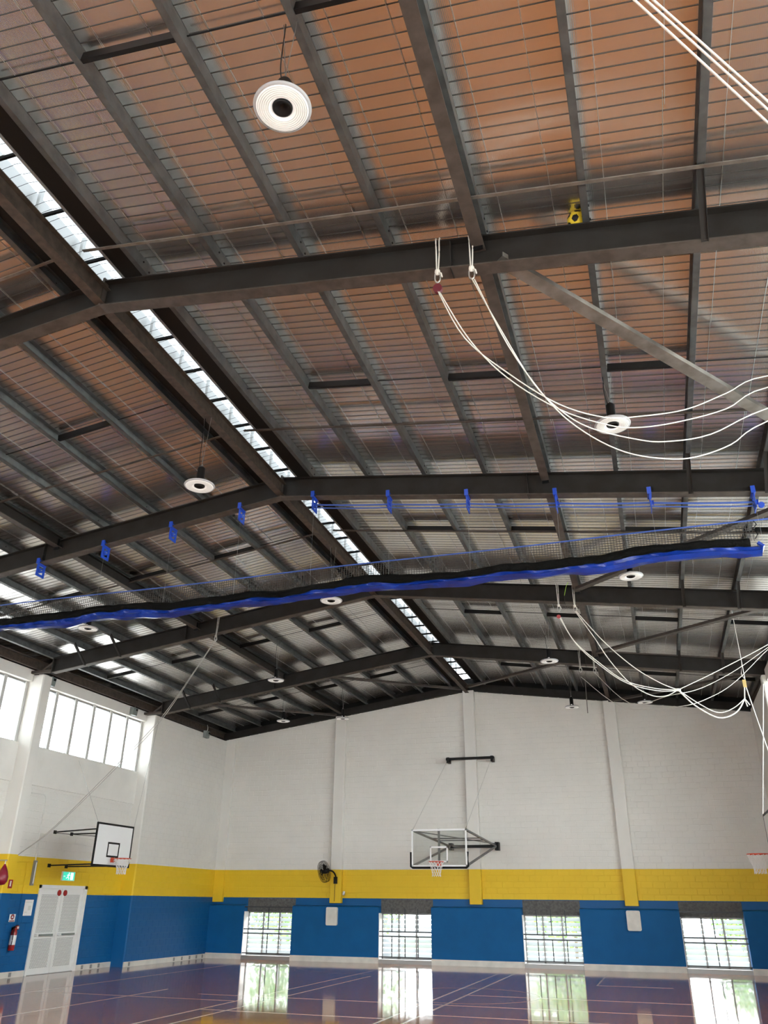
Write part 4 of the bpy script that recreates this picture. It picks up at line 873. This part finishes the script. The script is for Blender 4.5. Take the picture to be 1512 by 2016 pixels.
# ================================================================== LEFT WALL FITTINGS
for y, lab, xx in ((20.39, 'nearest', XLC + 0.12), (24.92, 'middle', XLC + 0.12), (29.56, 'farthest', XLF)):
    t = thing('wall_box', 'small grey box at the head of the left wall, %s of three' % lab, 'box', (xx, y, 7.98))
    xx += 0.002
    part('case', MB().prism([(xx, y - 0.14, 7.96), (xx + 0.13, y - 0.14, 7.96), (xx + 0.16, y - 0.14, 8.22), (xx, y - 0.14, 8.24)], (0, 0.28, 0)), 'grey_box', t)
    part('lamp_window', MB().box(xx + 0.150, xx + 0.17, y + 0.02, y + 0.11, 8.12, 8.19), 'black', t)
    part('cable', MB().tube(smooth_pts([(xx + 0.05, y + 0.06, 8.23), (xx + 0.06, y + 0.08, 8.36), (xx + 0.02, y + 0.08, 8.5)]), 0.012, 5), 'conduit', t)
ex = thing('exit_sign', 'lit green exit sign above the double doors', 'sign', (XLC, 23.0, 2.5))
part('case', MB().box(XLC + 0.007, XLC + 0.06, 22.70, 23.29, 2.49, 2.75), 'white_metal', ex)
part('green_face', MB().box(XLC + 0.06, XLC + 0.066, 22.715, 23.275, 2.505, 2.735), 'exit_green', ex)
XS = XLC + 0.067
man = MB().lathe([(0, 0), (0.022, 0), (0.022, 0.002), (0, 0.002)], 12, (XS, 22.99, 2.705), (1, 0, 0))
for a, b, w in (((22.99, 2.675), (22.95, 2.60), 0.035), ((22.95, 2.60), (23.0, 2.565), 0.022), ((23.0, 2.565), (22.985, 2.52), 0.02), ((22.945, 2.60), (22.90, 2.565), 0.022), ((22.90, 2.565), (22.86, 2.57), 0.018), ((22.99, 2.67), (23.04, 2.635), 0.016), ((22.975, 2.67), (22.92, 2.655), 0.016), ((22.92, 2.655), (22.905, 2.625), 0.014)):
    man.bar((XS + 0.001, *a), (XS + 0.001, *b), w, 0.002, (1, 0, 0))
man.box(XS, XS + 0.002, 23.07, 23.20, 2.52, 2.72)
man.bar((XS + 0.001, 22.74, 2.62), (XS + 0.001, 22.82, 2.62), 0.014, 0.002, (1, 0, 0))
part('running_figure', man, 'exit_white', ex, 'white running figure and doorway')
ft = thing('strip_light', 'slim vertical strip light on the left wall beside the doors', 'light', (XLC, 21.4, 2.33))
part('body', MB().box(XLC + 0.007, XLC + 0.06, 21.34, 21.46, 2.33, 3.0), 'alu_dark', ft)
part('tube', MB().tube([(XLC + 0.075, 21.40, 2.38), (XLC + 0.075, 21.40, 2.95)], 0.018, 8), 'white_metal', ft)
cd = thing('conduit', 'painted conduit bending down the left wall above the strip light', 'conduit', (XLC, 21.3, 3.0))
part('pipe', MB().tube(smooth_pts([(XLC + 0.02, 20.7, 4.82), (XLC + 0.02, 21.22, 4.83), (XLC + 0.02, 21.34, 4.74), (XLC + 0.02, 21.36, 4.5), (XLC + 0.02, 21.40, 3.0)], 4), 0.016, 6), 'conduit', cd)
part('pipe', MB().tube(smooth_pts([(XLC + 0.02, 20.5, 2.92), (XLC + 0.02, 21.0, 2.94), (XLC + 0.02, 21.08, 2.86), (XLC + 0.02, 21.10, 2.3), (XLC + 0.02, 21.12, 1.3)], 4), 0.014, 6), 'wall', cd)
pn = thing('notice', 'white paper notice on the blue wall left of the doors', 'notice', (XLC, 21.48, 1.54))
part('sheet', MB().box(XLC + 0.007, XLC + 0.014, 21.30, 21.65, 1.54, 1.955), 'sign_white', pn)
part('print', MB().box(XLC + 0.014, XLC + 0.016, 21.46, 21.58, 1.68, 1.80).box(XLC + 0.014, XLC + 0.016, 21.34, 21.61, 1.88, 1.90).box(XLC + 0.014, XLC + 0.016, 21.34, 21.44, 1.62, 1.64), 'cream_panel', pn)
fe = thing('fire_extinguisher', 'red fire extinguisher hanging on the blue wall', 'extinguisher', (XLC + 0.1, 20.97, 0.68))
cx, cyy = XLC + 0.10, 20.97
part('cylinder', MB().lathe([(0, 0.68), (0.075, 0.68), (0.085, 0.70), (0.085, 1.13), (0.07, 1.18), (0.03, 1.21), (0.03, 1.24), (0, 1.24)], 20, (cx, cyy, 0)), 'red', fe, None, True)
part('label', MB().lathe([(0.0865, 0.82), (0.0865, 1.06)], 20, (cx, cyy, 0)), 'sign_white', fe, 'white instruction label')
part('valve', MB().box(cx - 0.02, cx + 0.02, cyy - 0.03, cyy + 0.03, 1.23, 1.27).bar((cx, cyy - 0.02, 1.28), (cx, cyy + 0.12, 1.31), 0.02, 0.015), 'black', fe)
part('hose', MB().tube(smooth_pts([(cx + 0.02, cyy - 0.03, 1.25), (cx + 0.07, cyy - 0.10, 1.15), (cx + 0.08, cyy - 0.11, 0.95), (cx + 0.06, cyy - 0.10, 0.80)]), 0.012, 6), 'black', fe)
part('hanger', MB().box(XLC + 0.007, cx - 0.05, cyy - 0.02, cyy + 0.02, 1.1, 1.25), 'black', fe)
def sign(name, label, y0, y1, z0, z1, ms):
    t = thing(name, label, 'sign', (XLC, (y0 + y1) / 2, z0)); part('plate', MB().box(XLC + 0.007, XLC + 0.012, y0, y1, z0, z1), ms[0], t); return t
sg = sign('safety_sign', 'white sign with red disc above the extinguisher', 20.77, 21.01, 1.39, 1.585, ['sign_white'])
part('red_disc', MB().lathe([(0, 0), (0.07, 0), (0.07, 0.003), (0, 0.003)], 20, (XLC + 0.012, 20.89, 1.515), (1, 0, 0)), 'red', sg)
part('white_triangle', MB().prism([(XLC + 0.0155, 20.85, 1.49), (XLC + 0.0155, 20.93, 1.49), (XLC + 0.0155, 20.89, 1.555)], (0.001, 0, 0)), 'sign_white', sg)
part('text_bar', MB().box(XLC + 0.012, XLC + 0.014, 20.79, 20.99, 1.40, 1.425), 'red', sg)
sg = thing('location_sign', 'small red fire sign on the yellow band of the near pilaster', 'sign', (XLF, 19.98, 2.235))
part('plate', MB().box(XLF, XLF + 0.006, 19.90, 20.06, 2.235, 2.45), 'red', sg)
part('pictogram', MB().box(XLF + 0.006, XLF + 0.008, 19.955, 20.005, 2.28, 2.42), 'sign_white', sg)
cp = thing('call_point', 'small red alarm call point right of the extinguisher', 'alarm', (XLC, 21.15, 1.2))
part('case', MB().box(XLC + 0.007, XLC + 0.05, 21.08, 21.2, 1.19, 1.29), 'red', cp); part('glass', MB().box(XLC + 0.05, XLC + 0.053, 21.12, 21.19, 1.215, 1.27), 'sign_white', cp)

# ================================================================== BACK WALL FITTINGS
for x, lab in ((-12.02, 'left'), (-1.15, 'right')):
    t = thing('wall_panel', 'grey-white rounded wall panel on the blue pier below the %s pilaster' % lab, 'panel', (x, YB - 0.3, 1.19))
    w, z0, z1, r = 0.225, 1.19, 1.80, 0.05; pts = []
    for cx, cz, a0 in ((x + w - r, z0 + r, -90), (x + w - r, z1 - r, 0), (x - w + r, z1 - r, 90), (x - w + r, z0 + r, 180)):
        pts += [(cx + r * math.cos(math.radians(a0 + k * 22.5)), YB - 0.301, cz + r * math.sin(math.radians(a0 + k * 22.5))) for k in range(5)]
    part('case', MB().prism(pts, (0, -0.09, 0)), 'cream_panel', t)
    part('face', MB().prism([(x + (p[0] - x) * 0.9, YB - 0.391, (z0 + z1) / 2 + (p[2] - (z0 + z1) / 2) * 0.93) for p in pts], (0, -0.004, 0)), 'skirting', t)
fan = thing('wall_fan', 'black wall fan tilted on the left pilaster of the gable wall', 'fan', (-12.0, YB - 0.3, 2.7))
fc = Vector((-12.2, YB - 0.85, 3.0)); ax = Vector((-0.62, -0.72, -0.25)).normalized(); s_ = ax.cross(Vector((0, 0, 1))).normalized(); u_ = s_.cross(ax)
F = lambda a, r, h: fc + (s_ * math.cos(a) + u_ * math.sin(a)) * r + ax * h
cg = MB()
for r, h in ((0.38, 0.0), (0.37, 0.07), (0.37, -0.07), (0.26, 0.09), (0.20, 0.10), (0.10, 0.11)): cg.tube([F(2 * math.pi * i / 28, r, h) for i in range(28)], 0.006, 4, closed=True)
for k in range(48):
    a = 2 * math.pi * k / 48; cg.tube([F(a, 0.06, 0.11), F(a, 0.2, 0.10), F(a, 0.37, 0.07), F(a, 0.38, 0), F(a, 0.37, -0.07), F(a, 0.1, -0.12)], 0.003, 3)
part('cage', cg, 'black_matt', fan, 'wire cage')
for k in range(3):
    a = 2.1 * k; part('blade', MB().poly([F(a, 0.05, 0.03), F(a - 0.2, 0.2, 0.05), F(a - 0.25, 0.30, 0.04), F(a + 0.35, 0.30, -0.03), F(a + 0.45, 0.15, -0.03)]), 'black', fan)
part('motor', MB().lathe([(0, 0.10), (0.06, 0.09), (0.07, 0.02), (0.09, -0.06), (0.08, -0.2), (0, -0.22)], 16, fc, ax), 'black', fan, None, True)
mp_ = fc - ax * 0.2
part('bracket_arm', MB().tube(smooth_pts([mp_, mp_ + Vector((0.12, 0.15, -0.04)), (-11.93, YB - 0.32, 2.86), (-11.95, YB - 0.27, 2.72)]), 0.03, 8), 'black', fan, None, True)
part('wall_plate', MB().box(-12.03, -11.89, YB - 0.27, YB - 0.221, 2.6, 2.84), 'black', fan)
part('cord', MB().tube([(-11.98, YB - 0.23, 2.6), (-11.99, YB - 0.23, 2.0)], 0.008, 5), 'black', fan)
one('wall_camera', MB().lathe([(0, 0), (0.05, 0.01), (0.06, 0.06), (0.04, 0.14), (0, 0.15)], 12, (-11.65, YB - 0.15, 2.2)).tube([(-11.65, YB - 0.15, 2.3), (-11.65, YB, 2.32)], 0.015, 6), 'cream_panel', 'tiny white camera beside the foot of the left pilaster', 'camera', None, True)
one('hanging_pipe', MB().tube([(-1.85, 30.0, zroof(-1.85, ZF)), (-1.88, 30.0, 8.2)], 0.018, 6), 'brace', 'thin grey pipe hanging before the gable right of the ridge', 'pipe')

# ================================================================== OUTSIDE
gd = struct('ground', MB().box(-70, 60, -60, 90, -0.5, -0.12), 'ground')
one('lawn', MB().box(-40, 40, YB + 13, YB + 26, -0.12, -0.09), 'lawn', 'strip of lawn outside beyond the gable windows', 'lawn')
def shrub(x, y, h, r, seed, lab):
    rn = random.Random(seed); t = thing('shrub', lab, 'shrub', (x, y, -0.12), 'shrubs outside the windows'); mb = MB()
    for i in range(1500):
        a, b, q = rn.uniform(0, 6.28), rn.uniform(-1, 1), rn.random() ** 0.4; s = math.sqrt(1 - b * b)
        c = Vector((x + r * q * s * math.cos(a), y + r * q * s * math.sin(a), h * 0.55 + h * 0.47 * q * b)); u = Vector((rn.uniform(-1, 1), rn.uniform(-1, 1), rn.uniform(-1, 1))).normalized(); v = u.cross(Vector((rn.uniform(-1, 1), rn.uniform(-1, 1), rn.uniform(-1, 1)))).normalized(); l = rn.uniform(0.08, 0.2)
        mb.poly([c - u * l, c + v * l * 0.45, c + u * l, c - v * l * 0.45])
    o = part('foliage', mb, 'leaf', t); part('stem', MB().tube([(x, y, -0.12), (x + 0.05, y, h * 0.6)], 0.08, 6), 'bark', t)
shrub(-17.8, 39.5, 3.2, 1.9, 1, 'green shrub outside the leftmost gable window'); shrub(-4.0, 40.0, 3.6, 2.2, 2, 'green shrub outside the third gable window'); shrub(-1.6, 42.0, 4.2, 2.4, 3, 'taller shrub behind the one outside the third gable window'); shrub(3.3, 44.0, 2.6, 1.6, 4, 'green shrub outside the rightmost gable window'); shrub(-14.6, 43.0, 4.0, 2.2, 5, 'tall shrub outside between the left gable windows')
hs = thing('outbuilding', 'pale outbuilding standing beyond the lawn', 'building', (-8, 52, -0.12))
part('wall', MB().box(-13, -4, 50, 58, -0.12, 3.4), 'house', hs); part('roof', MB().prism([(-13.5, 49.5, 3.4), (-3.5, 49.5, 3.4), (-3.5, 54, 5.0), (-13.5, 54, 5.0)], (0, 0, 0.15)), 'roofing', hs)
for x in (-11.5, -8.5, -5.8): part('window', MB().box(x - 0.6, x + 0.6, 49.97, 50.0, 1.0, 2.2), 'black', hs)
# parked car seen through the second window
cr = thing('car', 'white car parked outside the second gable window', 'car', (-12.6, 36.2, -0.12))
body = [(-15.0, 0.28), (-11.1, 0.22), (-10.95, 0.55), (-11.3, 0.82), (-12.3, 0.92), (-13.0, 1.35), (-14.4, 1.38), (-15.0, 0.95)]
part('body', MB().prism([(x, 35.4, z - 0.1) for x, z in body], (0, 1.7, 0)), 'car', cr)
for x in (-11.75, -14.3):
    for y in (35.42, 36.9):
        w = part('tyre', MB().lathe([(0.20, -0.09), (0.31, -0.09), (0.33, -0.05), (0.33, 0.05), (0.31, 0.09), (0.20, 0.09)], 24, (x, y + 0.06, 0.21), (0, 1, 0)), 'tyre', cr, None, True)
        part('hub', MB().lathe([(0, -0.10), (0.06, -0.10), (0.20, -0.06), (0.20, 0.06), (0, 0.08)], 10, (x, y + 0.06, 0.21), (0, 1, 0)), 'hub', w)
part('windows', MB().prism([(x, 35.39, z - 0.1) for x, z in [(-12.45, 0.95), (-13.05, 1.30), (-14.3, 1.32), (-14.7, 0.98)]], (0, 1.72, 0)), 'black', cr)
